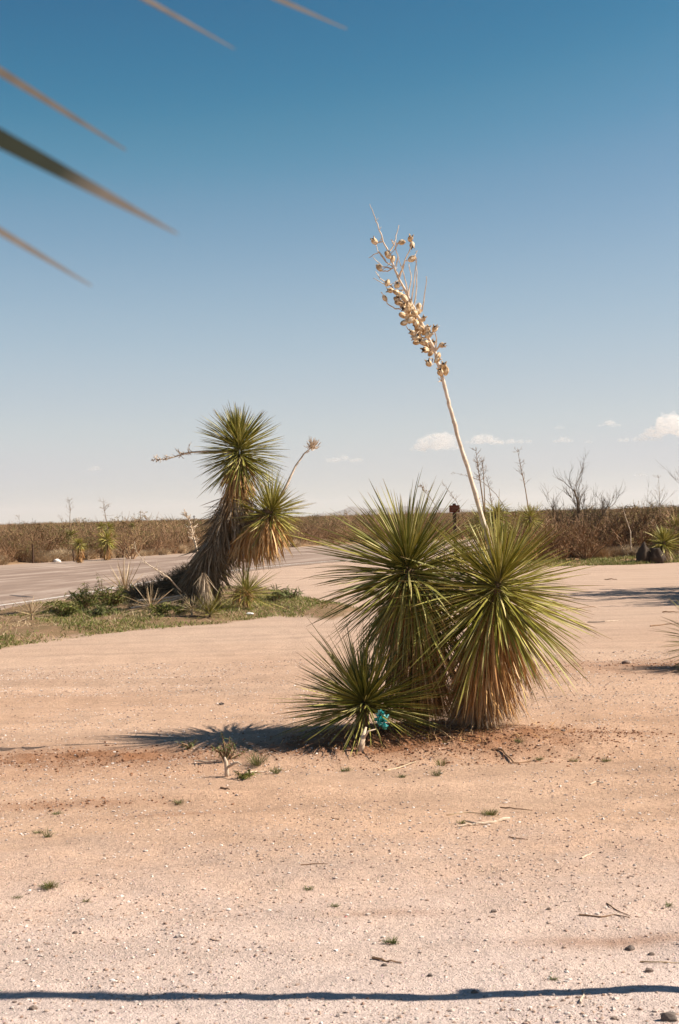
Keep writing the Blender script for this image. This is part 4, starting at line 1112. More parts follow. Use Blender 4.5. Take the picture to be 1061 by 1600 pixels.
# leafless mesquite
def bare_tree(px, py, label, mains, seed, depth=None, lev=3, r0=0.07, L0=0.9):
    r_ = random.Random(seed); b_ = on_ground(px, py); D = b_.y
    root = thing('leafless_tree', b_, label, 'tree')
    tr = MB(); tw = MB()
    def grow(p, d, L, r, lv):
        pts = [p]; dd = d
        for i in range(4):
            dd = (dd+Vector((r_.gauss(0, .12), r_.gauss(0, .12), r_.gauss(0.06, .08)))).normalized(); pts.append(pts[-1]+dd*L/4)
        tw.tube(pts, [r, r*.85, r*.7, r*.55, r*.3], 4 if lv else 3)
        if lv == 0: return
        for i in range(4):
            q = r_.choice(pts[1:])
            grow(q, (dd+Vector((r_.gauss(0, .5), r_.gauss(0, .5), r_.gauss(0.15, .35)))).normalized(), L*r_.uniform(0.5, .85), r*.55, lv-1)
    for mp in mains:
        pts = [P(x, y, D+dz) for x, y, dz in mp]; k = len(pts)
        rr = [r0*(1-0.65*i/(k-1)) for i in range(k)]
        tr.tube(pts, rr, 7)
        for i in range(k-1):
            for _ in range(5 if i else 1):
                p = pts[i].lerp(pts[i+1], r_.random()); d = (pts[i+1]-pts[i]).normalized()
                grow(p, (d*0.7+Vector((r_.gauss(0, .5), r_.gauss(0, .5), 0.75+r_.gauss(0, .3)))).normalized(), L0*r_.uniform(.4, .9), rr[i]*.35, lev-1)
    tr.build('trunk', M['mesquite'], root, True); tw.build('crown', M['mesquite'], root); return root
bare_tree(898, 870, 'leafless mesquite tree with dark boughs leaning right at the edge of the thicket',
  [[(898, 868, 0), (896, 852, 0), (903, 845, 0), (915, 838, .1), (928, 822, .2), (940, 806, .3), (953, 792, .3)],
   [(903, 862, 0), (921, 852, -.2), (935, 843, -.3), (955, 839, -.4), (978, 836, -.4), (1000, 828, -.5), (1022, 812, -.5)],
   [(897, 853, 0), (900, 835, .2), (905, 810, .3), (903, 785, .4), (897, 765, .4)],
   [(902, 848, 0), (890, 838, .4), (876, 825, .5), (868, 808, .6)]], 3, L0=0.92)
bare_tree(1110, 868, 'twiggy tree reaching in from beyond the right end of the thicket',
  [[(1110, 868, 0), (1105, 835, 0), (1098, 800, 0), (1088, 772, 0)], [(1110, 865, 0), (1120, 830, 0), (1118, 790, .2), (1110, 755, 0)]], 4, L0=0.9)

place_shrub(4, *G(1052, 873).to_2d(), 1.15, 0.4, 'at the right end of the thicket behind the skirted yucca', 'at the right end of the thicket')
place_shrub(4, *G(868, 872).to_2d(), 0.8, 2.4, 'low at the foot of the leafless mesquite', 'at the foot of the mesquite')
# boulders
def boulder(px, py, w_, h_, label, mat='boulder', seed=0, name='boulder', cat='boulder'):

    b_ = on_ground(px, py); mb = MB(); v = ICO3.copy()
    n_ = np.array([mnoise.fractal(Vector(q)*1.5+Vector((seed, 0, 0)), 0.8, 2, 5) for q in v])
    v = v*(1+0.36*n_)[:, None]; v[:, 0] *= (1-0.2*np.clip(v[:, 2], -1, 1)); v[:, 0] += 0.25*math.sin(seed*2)*v[:, 2]
    v = v*np.array([w_/2, w_/2.2, h_*0.62])+np.array([0, 0, h_*0.38]); mb.add(v, ICO3F)
    o = mb.build(name, M[mat], smooth=True, label=label, category=cat); o.location = b_; return o
boulder(1005, 876, 0.42, 0.56, 'dark pointed boulder standing alone left of the skirted yucca', seed=1)
boulder(1026, 875, 0.45, 0.50, 'dark boulder half hidden by the skirt of dead yucca leaves', seed=2)
boulder(89, 879, 0.34, 0.15, 'whitish rock on the far edge of the road', 'white_stone', 3, 'rock', 'rock')
boulder(45, 872, 0.2, 0.12, 'small whitish rock in the scrub by the fence post', 'white_stone', 4, 'rock', 'rock')

# farther yuccas
def far_yucca(px, py, hx, hy, rpx, label, D=None, skirt=0.6, mat='leaf', n=200, stalk_pts=None, skm='dead', ax=(0, -0.2, 1), th1=118, wide=2.0, smat='stalk_brown', srad=0.02, tw=18, sag=0.08, sk_sp=14):
    if D is None: b_ = on_ground(px, py); D = b_.y
    else:
        q = P(px, 800, D); b_ = Vector((q.x, D, H(q.x, D)))
    root = thing('yucca', b_, label, 'yucca'); c_ = P(hx, hy, D); L = rpx*D/F
    mb = MB()
    for q in head_leaves(rs, c_, Vector(ax), n, L, 3, th1, L*0.3, sag, 0.8, 0.2):
        mt = q[0] @ Matrix.Diagonal((wide, wide, 1, 1)); emit(mb, mt, q[1], rs.random())
    mb.build('rosette', M[mat], root, kind='stuff')
    tb = MB(); tb.tube([c_, b_-Vector((0, 0, .05))], [0.06, 0.1], 7); tb.build('trunk', M['trunk'], root, True)
    if skirt:
        mb = MB(); a = c_-Vector((0, 0, L*.2))
        for q in skirt_leaves(rs, [a, a.lerp(b_, skirt)], 180, L*0.9, 0.09, sk_sp, jit=6):
            emit(mb, q[0] @ Matrix.Diagonal((wide, wide, 1, 1)), q[1], rs.random())
        mb.build('dead_leaf_skirt', M[skm], root, kind='stuff')
    if stalk_pts:
        stalk_part(root, rs, [P(x, y, D) for x, y in stalk_pts], srad, smat, tw, 0.35*D/50, 0.45, 0.8)
    return root
far_yucca(166, 876, 167, 842, 20, 'upright yucca with a straw skirt in the scrub across the road, under a tall stalk', skirt=1.0, stalk_pts=[(170, 838), (166, 812), (163, 795), (161, 777)], wide=3)
far_yucca(168, 872, 170, 823, 11, 'yucca head with a pale broken stalk just behind the upright skirted yucca', D=62, skirt=0.4, wide=3)
far_yucca(158, 872, 158, 822, 9, 'small yucca head poking up left of the skirted yucca', D=64, skirt=0.3, wide=3)
far_yucca(110, 872, 109, 836, 15, 'dark-sided yucca deep in the scrub under a thin pale stalk', D=66, skirt=0.6, mat='leaf_dark', wide=3, stalk_pts=[(110, 832), (109, 812), (110, 795), (108, 781)])
far_yucca(124, 880, 124, 849, 14, 'short yucca with a rounded orange trunk near the far road edge', skirt=0.85, wide=3, sk_sp=25)
far_yucca(207, 872, 207, 822, 8, 'distant yucca head level with the horizon behind the road', D=75, skirt=0, wide=3, mat='leaf_dark')
far_yucca(772, 870, 776, 803, 34, 'green yucca with bent-over leaves behind the near cluster, bearing tall dark stalks', D=46, skirt=0.5, n=330, sag=0.55, wide=1.7, stalk_pts=[(757, 800), (752, 765), (747, 730), (743, 698)], smat='stalk_brown', srad=0.028, tw=30, th1=125)
far_yucca(757, 870, 752, 815, 30, 'dark yucca pressed against the bent-leaved yucca behind the near cluster', D=47.5, skirt=0.3, n=220, wide=1.8, mat='leaf_dark', stalk_pts=[(758, 805), (757, 770), (755, 735), (753, 718)], smat='stalk_brown', srad=0.022, tw=20)
far_yucca(833, 872, 828, 806, 26, 'slim yucca with an orange trunk and a leaning thin stalk beside the thicket', D=44, skirt=0.75, n=220, wide=1.8, stalk_pts=[(826, 797), (821, 765), (814, 730), (808, 700)], smat='stalk_brown', srad=0.02, tw=26, sk_sp=7)
far_yucca(1034, 875, 1037, 845, 30, 'low yucca with a spreading skirt of pale dead leaves beside the dark boulders', skirt=0.95, n=260, wide=2.4, sk_sp=36, skm='straw')
far_yucca(1062, 872, 1060, 828, 36, 'green yucca at the right end of the thicket, behind the low skirted one', D=47, skirt=0.7, n=260, wide=1.8, stalk_pts=[(1031, 812), (1031, 790), (1030, 765), (1029, 742)], tw=14, srad=0.012)
far_yucca(805, 872, 790, 830, 22, 'small yucca head showing through the leaves right of the bent-leaved yucca', D=48, skirt=0.3, n=160, wide=1.8)
# lone stalks above the scrub
def stalk_thing(pts, D, label, r0=0.018, mat='stalk_brown', tw=20, tl=0.3, t0=0.45, pods_=False):
    b_ = P(pts[0][0], pts[0][1], D); return dead_stalk([Vector((b_.x, D, H(b_.x, D)-.02))]+[P(x, y, D) for x, y in pts], label, r0, mat, tw, tl, t0, None, pods_)
stalk_thing([(694, 830), (690, 805), (674, 780), (664, 768), (656, 755)], 48, 'dry stalk with dark seed pods leaning left behind the tallest near yucca', 0.016, 'stalk_brown', 20, 0.22, 0.6, True)
stalk_thing([(730, 830), (722, 800), (712, 782), (702, 768), (692, 755)], 48, 'pale dry stalk leaning left above the brown sign', 0.014, 'stalk_brown', 18, 0.25, 0.55)
stalk_thing([(768, 830), (768, 785), (764, 760), (760, 745)], 47, 'short dark upright stalk over the bent-leaved yucca', 0.022, 'stalk_brown', 16, 0.2, 0.5)
stalk_thing([(800, 810), (775, 772), (757, 755), (737, 745), (706, 738)], 49, 'long thin stalk drooping far left behind the tall bleached stalk', 0.014, 'stalk_brown', 24, 0.3, 0.5)
stalk_thing([(98, 835), (96, 815), (93, 805)], 75, 'faint thin stalk rising from the scrub left of the dark-sided yucca', 0.014, 'stalk_brown', 10, 0.4)
stalk_thing([(32, 835), (31, 815), (29, 808)], 80, 'faint forked stalk rising from the scrub near the left end of the horizon', 0.014, 'stalk_brown', 10, 0.5)
stalk_thing([(985, 830), (978, 810), (974, 795)], 46, 'short pale stalk standing in the thicket right of the leafless mesquite', 0.022, 'stalk', 5, 0.1)
# taller bushes breaking the skyline
place_shrub(3, *G(205, 874).to_2d(), 1.9, 1.0, 'standing taller than the scrub beyond the road', 'taller than the scrub')
place_shrub(5, P(212, 800, 78).x, 78, 2.15, 2.0, 'standing taller than the scrub beyond the road', 'taller than the scrub')
place_shrub(0, P(200, 800, 79).x, 79, 2.1, 3.0, 'standing taller than the scrub beyond the road', 'taller than the scrub')
# distant pole
mb = MB(); q = P(303, 800, 140); mb.tube([Vector((q.x, 140, 0)), Vector((q.x, 140, 2.1))], 0.05, 6)
mb.tube([Vector((q.x-.12, 140, 2.0)), Vector((q.x+.12, 140, 2.0))], 0.03, 4)
mb.build('pole', M['post'], label='tiny distant pole breaking the horizon near the pale dead stalk', category='pole')
# fence posts across the road
def fpost(px, py, hpx, label, lean=0):
    b_ = on_ground(px, py); hh = hpx*b_.y/F; mb = MB()
    mb.tube([b_-Vector((0, 0, .1)), b_+Vector((lean, 0, hh*.5)), b_+Vector((lean*1.5, 0, hh))], [0.05, 0.045, 0.04], 6)
    mb.build('fence_post', M['post'], label=label, category='fence post', group='fence posts across the road')
fpost(52, 880, 30, 'dark fence post near the left end of the scrub by the small white rock')
fpost(192, 872, 24, 'dark fence post right of the skirted yucca across the road', 0.03)
fpost(117, 878, 20, 'short dark fence post beside the orange-trunked short yucca', -0.05)

# brown sign on its post
b_ = Vector((P(710, 800, 50).x, 50, 0)); b_.z = H(b_.x, b_.y)
sg = thing('trail_sign', b_, 'small brown sign on a dark post between the near yuccas and the road', 'sign')
top = P(710, 786.5, 50).z; bz = P(710, 795, 50)
mb = MB(); px_ = 0.055
def box(mb, x0, x1, y0, y1, z0, z1):
    mb.add([(x0, y0, z0), (x1, y0, z0), (x1, y1, z0), (x0, y1, z0), (x0, y0, z1), (x1, y0, z1), (x1, y1, z1), (x0, y1, z1)], [(0, 3, 2, 1), (4, 5, 6, 7), (0, 1, 5, 4), (1, 2, 6, 5), (2, 3, 7, 6), (3, 0, 4, 7)])
box(mb, b_.x-px_, b_.x+px_, b_.y-px_, b_.y+px_, b_.z-.1, top); mb.build('post', M['post'], sg)
mb = MB(); hw = 8.2*50/F; hh = 5.6*50/F
box(mb, b_.x-hw, b_.x+hw, b_.y-px_-.04, b_.y-px_-.003, bz.z-hh, bz.z+hh); bd = mb.build('board', M['sign'], sg)
mb = MB()       # faded illegible routed lines
for zz, a0, a1 in ((0.05, -0.11, 0.10), (0.0, -0.08, 0.12), (-0.05, -0.10, 0.05)):
    x = a0
    while x < a1:
        wl = rs.uniform(0.012, 0.03); box(mb, b_.x+x, b_.x+x+wl, b_.y-px_-.046, b_.y-px_-.0405, bz.z+zz-.009, bz.z+zz+.009); x += wl+0.012
mb.build('routed_marks', M['sign_letters'], bd)

# ------------------------------------------------------------------ right edge: yucca just out of frame and what throws the other shadows
b_ = G(1118, 1042); b_.z = H(b_.x, b_.y)
yR = thing('yucca', b_, 'yucca whose leaf tips reach in over the gravel at the right edge', 'yucca')
cR = b_+Vector((0, 0, 0.30))
LRr = head_leaves(rs, cR, Vector((-0.1, -0.1, 1)), 330, 0.52, 4, 115, 0.12, 0.08, 0.75, 0.1)
add_leaves(yR, LRr, 'leaf', 'leaf_dark', 'inner_foliage', 120)
mb = MB(); mb.tube([cR, b_-Vector((0, 0, .05))], [0.05, 0.06], 7); mb.build('trunk', M['trunk'], yR)
def tall_yucca(x, y, h, L, n, label, hs=((0, 0, 0),)):
    b_ = Vector((x, y, H(x, y))); root = thing('yucca', b_, label, 'yucca')
    mb = MB(); mb.tube([b_-Vector((0, 0, .05)), b_+Vector((0, 0, h))], [0.16, 0.08], 8); mb.build('trunk', M['trunk'], root)
    for (dx, dy, dz) in hs:
        head_part(root, rs, b_+Vector((dx, dy, h+dz)), Vector((dx*.5, dy*.5, 1)), n, L, 130, 0.3, 0.06, 'leaf', 0.2)
        if dz: mb = MB(); mb.tube([b_+Vector((0, 0, h*.6)), b_+Vector((dx, dy, h+dz))], [0.09, 0.06], 6); mb.build('branch', M['trunk'], root)
    skirt_part(root, rs, [b_+Vector((0, 0, h)), b_+Vector((0, 0, h*.3))], 300, 0.5, 0.12, 18, 'dead'); return root
def shade_tree(x, y, h, R, label, seed):
    r_ = random.Random(seed); b_ = Vector((x, y, H(x, y))); root = thing('mesquite_tree', b_, label, 'tree')
    tr = MB(); lf = MB(); tips = []
    def grow(p, d, L, r, lv):
        pts = [p]; dd = d
        for i in range(4):
            dd = (dd+Vector((r_.gauss(0, .15), r_.gauss(0, .15), r_.gauss(0.02, .08)))).normalized(); pts.append(pts[-1]+dd*L/4)
        tr.tube(pts, [r, r*.85, r*.7, r*.6, r*.4], 5)
        if lv == 0: tips.append(pts); return
        for i in range(4):
            grow(pts[r_.choice((2, 3, 4))], (dd+Vector((r_.gauss(0, .6), r_.gauss(0, .75), r_.gauss(0.1, .3)))).normalized(), L*r_.uniform(.6, .85), r*.6, lv-1)
    for i in range(7):
        a = 2*PI*i/7+.3; grow(b_+Vector((0, 0, h*.12)), Vector((math.cos(a)*.45, math.sin(a)*1.0, 0.75)).normalized(), R*0.62, 0.08, 3)
    tr.tube([b_-Vector((0, 0, .1)), b_+Vector((0, 0, h*.15))], [.2, .15], 8)
    for pts in tips:
        for k in range(62):
            p = pts[0].lerp(pts[-1], r_.random())+Vector((r_.gauss(0, .06), r_.gauss(0, .06), r_.gauss(0, .06)))
            a = Vector((r_.gauss(0, 1), r_.gauss(0, 1), r_.gauss(0, 1))).normalized(); c_ = a.orthogonal().normalized(); s_ = r_.uniform(.03, .07)
            lf.add([tuple(p-a*s_), tuple(p+c_*s_*.5), tuple(p+a*s_), tuple(p-c_*s_*.5)], [(0, 1, 2), (0, 2, 3)], r_.random())
    tr.build('trunk', M['mesquite'], root, True); lf.build('crown', M['creosote'], root, kind='stuff')
    zz = max(v[2] for pts in tips for v in pts); xm = min(v[0] for pts in tips for v in pts); open('/tmp/tree.txt','w').write(str((zz, xm, min(v[1] for pts in tips for v in pts), max(v[1] for pts in tips for v in pts))))
q = G(1061, 933)
shade_tree(q.x+3.7, q.y+0.2, 3.4, 2.7, 'mesquite tree right of the frame that shades the far gravel', 9)
# crooked pole right of the frame: its long straight shadow crosses the foreground
pb = Vector((1.72, 4.71, H(1.72, 4.71)))
def shade_pt(x, ysh):     # point above the pole whose shadow falls at (x,ysh)
    k = (pb.x-x)/ (SUNV.x/SUNV.z) ; return Vector((pb.x, ysh+0*k+SUNV.y/SUNV.z*k, k))
mb = MB(); pts = [pb-Vector((0, 0, .1))]; rd = [0.04]
for px_i, py_i in ((1061, 1548), (900, 1551), (760, 1555), (640, 1558), (530, 1557), (400, 1555), (260, 1553), (120, 1549), (0, 1548), (-160, 1546), (-320, 1545)):
    q = G(px_i, py_i); pts.append(shade_pt(q.x, q.y)); rd.append(0.037)
mb.tube(pts, rd, 8)
q = G(735, 1551); c_ = shade_pt(q.x, q.y+0.02); v = ICO2*np.array([0.040, 0.040, 0.012])+np.array(c_[:]); mb.add(v, ICO2F)
mb.build('pole', M['wood'], smooth=True, label='thin crooked pole right of the frame casting the straight shadow across the foreground', category='pole')

# ------------------------------------------------------------------ yucca beside the camera: five blurred leaves reach in
hd = P(-1050, -420, 0.95)
b_ = Vector((hd.x, hd.y, H(hd.x, hd.y)))
yN = thing('yucca', b_, 'yucca beside the viewer whose blurred leaf tips cross the sky at upper left', 'yucca')
mb = MB(); mb.tube([b_-Vector((0, 0, .05)), hd], [0.11, 0.05], 8); mb.build('trunk', M['trunk'], yN)
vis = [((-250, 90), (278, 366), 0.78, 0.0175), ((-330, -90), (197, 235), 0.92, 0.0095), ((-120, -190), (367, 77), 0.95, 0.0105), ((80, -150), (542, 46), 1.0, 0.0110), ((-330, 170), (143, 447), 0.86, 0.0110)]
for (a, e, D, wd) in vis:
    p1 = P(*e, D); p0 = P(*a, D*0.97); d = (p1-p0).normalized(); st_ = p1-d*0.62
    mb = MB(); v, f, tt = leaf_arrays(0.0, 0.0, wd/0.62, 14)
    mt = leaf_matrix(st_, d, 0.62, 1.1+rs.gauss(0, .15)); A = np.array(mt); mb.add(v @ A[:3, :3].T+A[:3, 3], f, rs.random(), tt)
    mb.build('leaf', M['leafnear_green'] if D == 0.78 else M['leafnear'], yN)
mb = MB()
for q in head_leaves(rs, hd, Vector((0, 0.1, 1)), 300, 0.55, 4, 130, 0.2, 0.06, 0.8, 0.2):
    bad = False
    for u in (0.2, 0.5, 0.7, 0.85, 1.0):
        w3 = q[0] @ Vector((0, 0, u)); pr = proj(w3)
        if w3.y > 0.02 and pr and -110 < pr[0] < 1150 and -110 < pr[1] < 1700: bad = True
        if (w3-Vector((0, 0, EYE))).length < 0.16: bad = True
    if not bad: emit(mb, q[0], q[1], rs.random())
mb.build('foliage', M['leaf'], yN, kind='stuff')

# ------------------------------------------------------------------ gravel, clods, stones, twigs, tufts
def pebbles(name, x, y, size, mat, label, cat, sub=0.35, flat=0.6):
    n = len(x); k = len(ICO1); z = height(x, y)
    base = ICO1[None]*(1+rng.uniform(-0.28, 0.28, (n, k)))[:, :, None]
    sc3 = np.stack([rng.uniform(.7, 1.4, n), rng.uniform(.7, 1.2, n), rng.uniform(flat*.7, flat*1.2, n)], 1)*size[:, None]
    v = base*sc3[:, None, :]
    a = rng.uniform(0, 2*PI, n); ca, sa = np.cos(a)[:, None], np.sin(a)[:, None]
    X_ = v[..., 0]*ca-v[..., 1]*sa+x[:, None]; Y_ = v[..., 0]*sa+v[..., 1]*ca+y[:, None]; Z_ = v[..., 2]+(z+sc3[:, 2]*sub)[:, None]
    V_ = np.stack([X_, Y_, Z_], -1).reshape(-1, 3)
    Fc = (np.array(ICO1F)[None]+np.arange(n)[:, None, None]*k).reshape(-1, 3).astype(np.int32)
    me = bpy.data.meshes.new(name); me.vertices.add(len(V_)); me.vertices.foreach_set('co', V_.astype(np.float32).ravel())
    me.loops.add(Fc.size); me.loops.foreach_set('vertex_index', Fc.ravel()); me.polygons.add(len(Fc))
    me.polygons.foreach_set('loop_start', np.arange(0, Fc.size, 3, dtype=np.int32)); me.polygons.foreach_set('loop_total', np.full(len(Fc), 3, dtype=np.int32))
    me.polygons.foreach_set('use_smooth', np.zeros(len(Fc), bool))
    at = me.attributes.new('rnd', 'FLOAT', 'POINT'); at.data.foreach_set('value', np.repeat(rng.random(n), k).astype(np.float32))
    me.materials.append(M[mat]); me.update(calc_edges=True)
    return link(name, me, kind='stuff', label=label, category=cat)
n = 62000
yy = 3.7+rng.random(n)**1.5*12.5; xx = rng.uniform(-0.33, 0.33, n)*(yy+1.5)
cl = fbm(xx, yy, 1.4, 3, 101); keep = rng.random(n) < sstep(0.3, 0.65, cl)*0.9+0.25
xx, yy = xx[keep], yy[keep]
sz = 0.0022+rng.random(len(xx))**3*0.0065+np.clip(yy-8, 0, 8)*0.0004
pebbles('gravel', xx, yy, sz, 'gravel', 'loose mixed gravel scattered over the dirt lot', 'gravel')
n = 6500
xx = np.concatenate([rng.normal(0.65, 0.6, n), rng.normal(-1.75, 0.6, n//3), rng.normal(3.4, 0.9, n//4), rng.normal(1.95, 0.22, n//20), rng.normal(-1.6, .35, n//30)])
yy = np.concatenate([rng.normal(9.85, 0.30, n), rng.normal(9.65, 0.22, n//3), rng.normal(14.6, 0.35, n//4), rng.normal(10.1, 0.08, n//20), rng.normal(8.15, .07, n//30)])
sz = 0.0018+rng.random(len(xx))**4*0.009
pebbles('soil_clods', xx, yy, sz, 'clod', 'crumbly clods of red-brown soil round the near yuccas', 'soil', 0.45, 0.7)

def stone(px, py, wpx, label, mat, group=None, flat=0.6):
    b_ = on_ground(px, py); s = wpx*b_.y/F*0.42; mb = MB(); v = ICO2.copy(); sd = Vector((px*.37, py*.21, 0))
    n_ = np.array([mnoise.fractal(Vector(q)*1.2+sd, 1, 2, 3) for q in v]); v = v*(1+0.4*n_)[:, None]*np.array([s, s*.75, s*flat])+np.array([0, 0, s*flat*.45])
    mb.add(v, ICO2F, rs.random()); o = mb.build('stone', M[mat], label=label, category='stone'); o.location = b_
    if group: o['group'] = group
for a in [(741, 1551, 13, 'dark stone sitting on the long foreground shadow', 'stone_dark'), (281, 1464, 14, 'grey-white stone alone on the gravel left of centre', 'stone_pale'),
          (53, 1577, 16, 'dark flat stone at the lower left corner', 'stone_dark'), (1045, 1594, 34, 'large dark stone cut off at the lower right corner', 'stone_dark'),
          (984, 1484, 18, 'dark earthy stone at the end of the dark soil patch', 'stone_dark'), (1018, 1492, 13, 'flat dark stone right of the earthy stone', 'stone_dark'),
          (1014, 1518, 16, 'dark crumbly stone below the flat dark stone', 'stone_dark'), (858, 1421, 10, 'small dark stone beside the thin brown twig', 'stone_dark'),
          (772, 1425, 11, 'small dark-sided stone left of the thin brown twig', 'stone_dark'), (672, 1525, 11, 'dark stone above the long shadow near the short brown stick', 'stone_dark'),
          (118, 1458, 10, 'small dark stone on the left gravel', 'stone_dark'), (601, 1509, 11, 'dark flat stone just under the short brown stick', 'stone_dark'),
          (962, 1562, 12, 'grey stone under the long shadow toward the right', 'stone_pale'), (960, 1592, 12, 'dark stone on the bottom border of the gravel', 'stone_dark'),
          (978, 1037, 16, 'dark lump of stone on the red soil by the edge yucca', 'stone_dark'), (880, 1143, 9, 'dark stone on the faint soil streak right of the seed-stalk yucca', 'stone_dark'),
          (346, 1101, 10, 'small dark stone alone on the smooth dirt above the cluster shadow', 'stone_dark')]:
    stone(*a)
for (px, py, w_) in [(228, 1331, 9), (319, 1390, 8), (190, 1413, 7), (205, 1449, 9), (575, 1430, 10), (645, 1446, 9), (655, 1442, 7), (706, 1580, 10), (858, 1563, 9), (1005, 1528, 10), (300, 1521, 9), (370, 1243, 7), (263, 1205, 7), (106, 1235, 7),
                     (585, 1475, 9), (640, 1425, 8), (420, 1560, 10), (885, 1222, 7), (530, 1588, 12), (200, 1560, 9), (465, 1335, 7), (620, 1390, 8), (460, 1500, 8), (950, 1340, 7), (150, 1520, 9), (760, 1470, 8), (810, 1540, 8), (340, 1570, 9), (40, 1500, 8), (520, 1540, 8), (690, 1210, 6), (915, 1500, 9)]:
    stone(px, py, w_, 'small pale stone lying loose on the gravel', 'stone_pale', 'small pale stones on the gravel')

def twig(pts, r_px, label, mat='stick', lift=0.5, group=None, fork=None):
    q = [on_ground(*p) for p in pts]; r = r_px*q[0].y/F*0.38
    q = [p+Vector((0, 0, r*(0.8+0.2*(i % 2)))) for i, p in enumerate(q)]
    mb = MB(); w_ = wob_line(q, r*0.35, 3); k = len(w_); mb.tube(w_, [r*(1-0.6*i/(k-1)) for i in range(k)], 6)
    if fork:
        f_ = [on_ground(*p)+Vector((0, 0, r*1.2)) for p in fork]; mb.tube(f_, [r*.7, r*.3], 5)
    o = mb.build('twig', M[mat], label=label, category='twig')
    if group: o['group'] = group
    return o
twig([(796, 1281), (765, 1288), (738, 1290), (715, 1293)], 7, 'bleached stick thick at one end lying below the green tuft', 'wood', fork=[(745, 1290), (725, 1285)])
twig([(698, 1273), (730, 1270), (760, 1272)], 3, 'thin pale stick lying left of the green tuft on open gravel', 'straw')
twig([(782, 1262), (805, 1264), (832, 1267)], 3, 'thin brown stick lying right of the green tuft on open gravel', 'stick')
twig([(582, 1498), (603, 1503), (628, 1506)], 6, 'short brown stick above the long foreground shadow', 'stick')
twig([(905, 1430), (940, 1434), (960, 1430), (985, 1436)], 4, 'thin crooked brown twig right of the small dark stone', 'stick')
twig([(948, 1412), (965, 1424), (985, 1432)], 3, 'thin twig crossing the crooked brown twig at its far end', 'stick')
twig([(1000, 1504), (1030, 1505), (1062, 1505)], 4, 'pale straight straw beside the dark crumbly stone', 'straw')
twig([(907, 1568), (911, 1556), (915, 1546)], 5, 'pale upright-looking splinter crossing the long shadow', 'wood')
twig([(909, 1342), (920, 1337), (927, 1332)], 4, 'small pale splinter on the right-hand gravel', 'wood')
twig([(922, 1228), (932, 1226), (943, 1225)], 4, 'small pale splinter right of the red soil', 'wood')
twig([(768, 1183), (785, 1184), (803, 1188), (830, 1188)], 5, 'dark curved stick on the red soil in front of the cluster', 'stick')
twig([(795, 1309), (810, 1311), (825, 1313)], 3, 'short brown twig below the bleached stick', 'stick')
twig([(345, 1232), (356, 1234), (366, 1240)], 4, 'dark bent twig below the small forked stump', 'stick')
twig([(304, 1199), (320, 1200), (338, 1198)], 4, 'pale thin stick left of the small forked stump', 'wood')
twig([(384, 1209), (400, 1206), (418, 1202)], 6, 'pale stick right of the small forked stump', 'wood')
twig([(918, 973), (945, 972), (968, 970)], 3, 'long pale stick on the gravel right of the cluster', 'wood')
twig([(1016, 978), (1040, 976), (1062, 974)], 3, 'dark thin stick near the edge yucca tips', 'stick')
twig([(815, 957), (850, 957), (905, 951), (930, 948)], 2.5, 'long dark thin stick just below the far tree shadow', 'stick')
twig([(1035, 957), (1048, 957), (1062, 957)], 3, 'short dark stick at the right edge below the far tree shadow', 'stick')
twig([(945, 906), (955, 906), (964, 906)], 2.5, 'tiny dark stick on the far gravel before the thicket', 'stick')
twig([(600, 1205), (625, 1200), (650, 1192)], 4, 'dry leaf blade lying on red soil in front of the cluster', 'straw')
twig([(470, 1352), (500, 1350), (512, 1350)], 2.5, 'faint thin twig on the open gravel left of centre', 'stick')
twig([(520, 1280), (530, 1281)], 4, 'dark short twig on the gravel below the small rosette', 'stick')
twig([(30, 1198), (36, 1196), (41, 1193)], 4, 'small dark bent twig on the smooth dirt at left', 'stick')

# forked little stump with a weed
b_ = on_ground(355, 1213)
ts_ = thing('forked_stump', b_, 'small bleached forked stick standing in the ground at the end of the cluster shadow', 'stump')
mb = MB(); D = b_.y
mb.tube([b_-Vector((0, 0, .02)), P(354, 1200, D), P(353, 1190, D), P(351, 1183, D)], [0.016, 0.013, 0.012, 0.006], 7)
mb.build('stem', M['wood'], ts_, True)
mb = MB(); mb.tube([P(355, 1199, D), P(361, 1196, D-.02), P(367, 1192, D-.03), P(372, 1191, D-.03), P(378, 1195, D-.05)], [0.009, 0.008, 0.009, 0.008, 0.003], 6)
mb.tube([P(367, 1192, D-.03), P(363, 1187, D-.03)], [0.007, 0.004], 5); mb.build('side_branch', M['wood'], ts_, True)
bush(352, 1200, 'spindly green weed rising behind the small forked stump', 'weed', 'weed', 0.10, 0.22, 110, 'weed', 0.018)
bush(376, 1217, 'flat green weed at the foot of the small forked stump', 'weed', 'weed', 0.12, 0.05, 150, 'green_bush', 0.02)
bush(360, 1186, 'second spindly weed in the cluster shadow above the forked stump', 'weed', 'weed', 0.14, 0.14, 110, 'weed', 0.018)
bush(295, 1172, 'small weed in the cluster shadow left of the forked stump', 'weed', 'weed', 0.10, 0.1, 60, 'weed', 0.016)

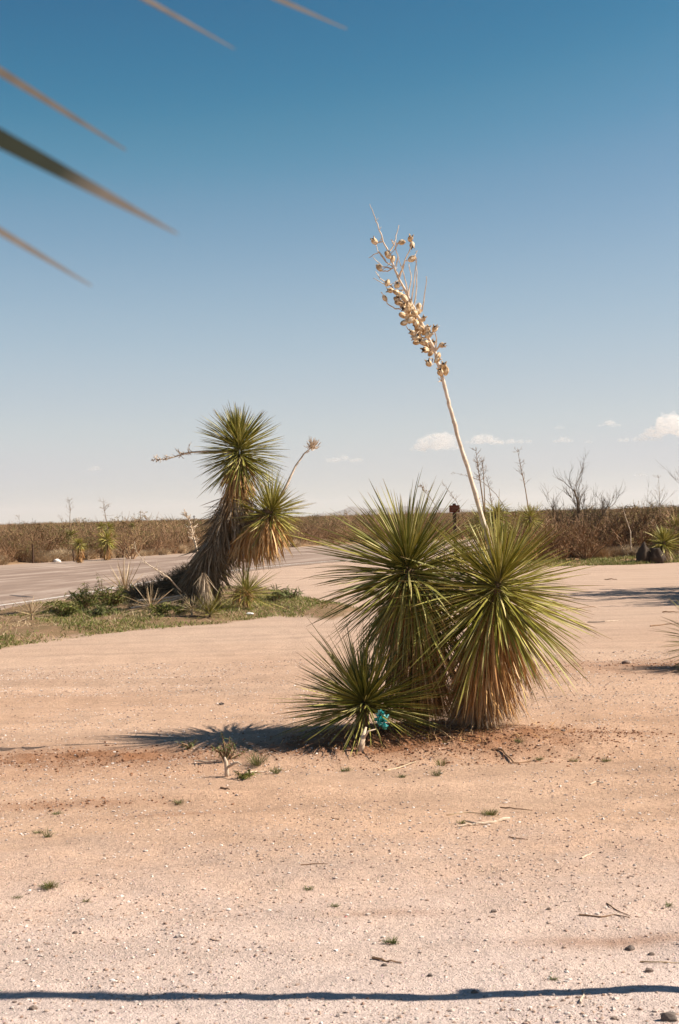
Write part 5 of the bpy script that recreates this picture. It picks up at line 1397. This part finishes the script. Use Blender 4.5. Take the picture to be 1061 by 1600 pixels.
def tuft(px, py, wpx, hpx, label, mat='grass', n=90, group=None):
    b_ = on_ground(px, py); s = b_.y/F; mb = MB()
    for i in range(n):
        a = rs.uniform(0, 2*PI); r = abs(rs.gauss(0, .35))*wpx*s*.5
        p = b_+Vector((math.cos(a)*r, math.sin(a)*r, 0)); p.z = H(p.x, p.y) if i % 6 == 0 else b_.z; p.z -= 0.003
        d = Vector((math.cos(a)*rs.uniform(0, 1.1), math.sin(a)*rs.uniform(0, 1.1), 1)).normalized(); L = hpx*s*rs.uniform(.5, 1.1)
        emit(mb, leaf_matrix(p, d, L, rs.gauss(0, 1), 3.2*0.03/max(L, .02)*1.2), (rs.choice((2, 3, 4)), rs.randrange(3)), rs.random())
    o = mb.build('grass_tuft', M[mat], label=label, category='grass tuft')
    if group: o['group'] = group
for a in [(77, 1387, 30, 13, 'small bright green grass tuft alone on the left gravel', 'grass', 150), (612, 1474, 22, 14, 'pale green grass tuft above the short brown stick', 'weed', 90),
          (767, 1273, 34, 12, 'green grass tuft between the thin sticks on open gravel', 'grass', 150), (722, 1287, 18, 8, 'little green tuft at the tip of the bleached stick', 'grass', 70),
          (403, 1200, 34, 26, 'spiky pale green tuft right of the forked stump', 'weed', 130), (432, 1208, 30, 14, 'low grass tuft farther right of the forked stump', 'weed', 90),
          (482, 1390, 20, 8, 'small dull tuft on open gravel below the cluster', 'weed', 60), (522, 1417, 18, 8, 'small dull tuft lower right of the one below the cluster', 'weed', 50),
          (135, 1409, 12, 8, 'tiny tuft right of the bright green tuft', 'grass', 40), (60, 1302, 22, 8, 'faint tuft on the left below the dark soil streak', 'weed', 50),
          (90, 1272, 22, 8, 'low dry tuft just under the dark soil streak at left', 'weed', 50), (280, 1258, 34, 10, 'faint dry tuft on the thin dark soil streak', 'weed', 60),
          (843, 1187, 16, 8, 'small green tuft at the right end of the red soil', 'grass', 60), (897, 1190, 16, 8, 'small green tuft right of the red soil end', 'grass', 60), (948, 1187, 20, 8, 'green tuft farthest right along the red soil line', 'grass', 70),
          (688, 1196, 20, 16, 'sprig of green on the red soil in front of the seed-stalk yucca', 'grass', 70), (682, 1212, 20, 14, 'grass sprig just below the green sprig on red soil', 'weed', 60),
          (700, 1158, 22, 10, 'little green sprig at the skirt of the seed-stalk yucca', 'grass', 70), (628, 1215, 22, 8, 'low tuft at the near side of the red soil', 'weed', 60), (540, 1205, 30, 10, 'dry tuft below the small rosette', 'weed', 80),
          (812, 1166, 18, 10, 'grass sprig on dark soil right of the cluster', 'weed', 50), (865, 1530, 16, 8, 'faint tuft just above the long shadow at right', 'weed', 50), (1045, 1415, 18, 8, 'pale tuft at the right edge of the gravel', 'weed', 50), (28, 1403, 14, 7, 'tiny tuft near the left edge', 'weed', 40), (75, 1308, 16, 18, 'thin weedy sprig on the left gravel', 'weed', 40)]:
    tuft(*a)
stone(540, 1433, 5, 'tiny pink pebble on the gravel below centre', 'pink')
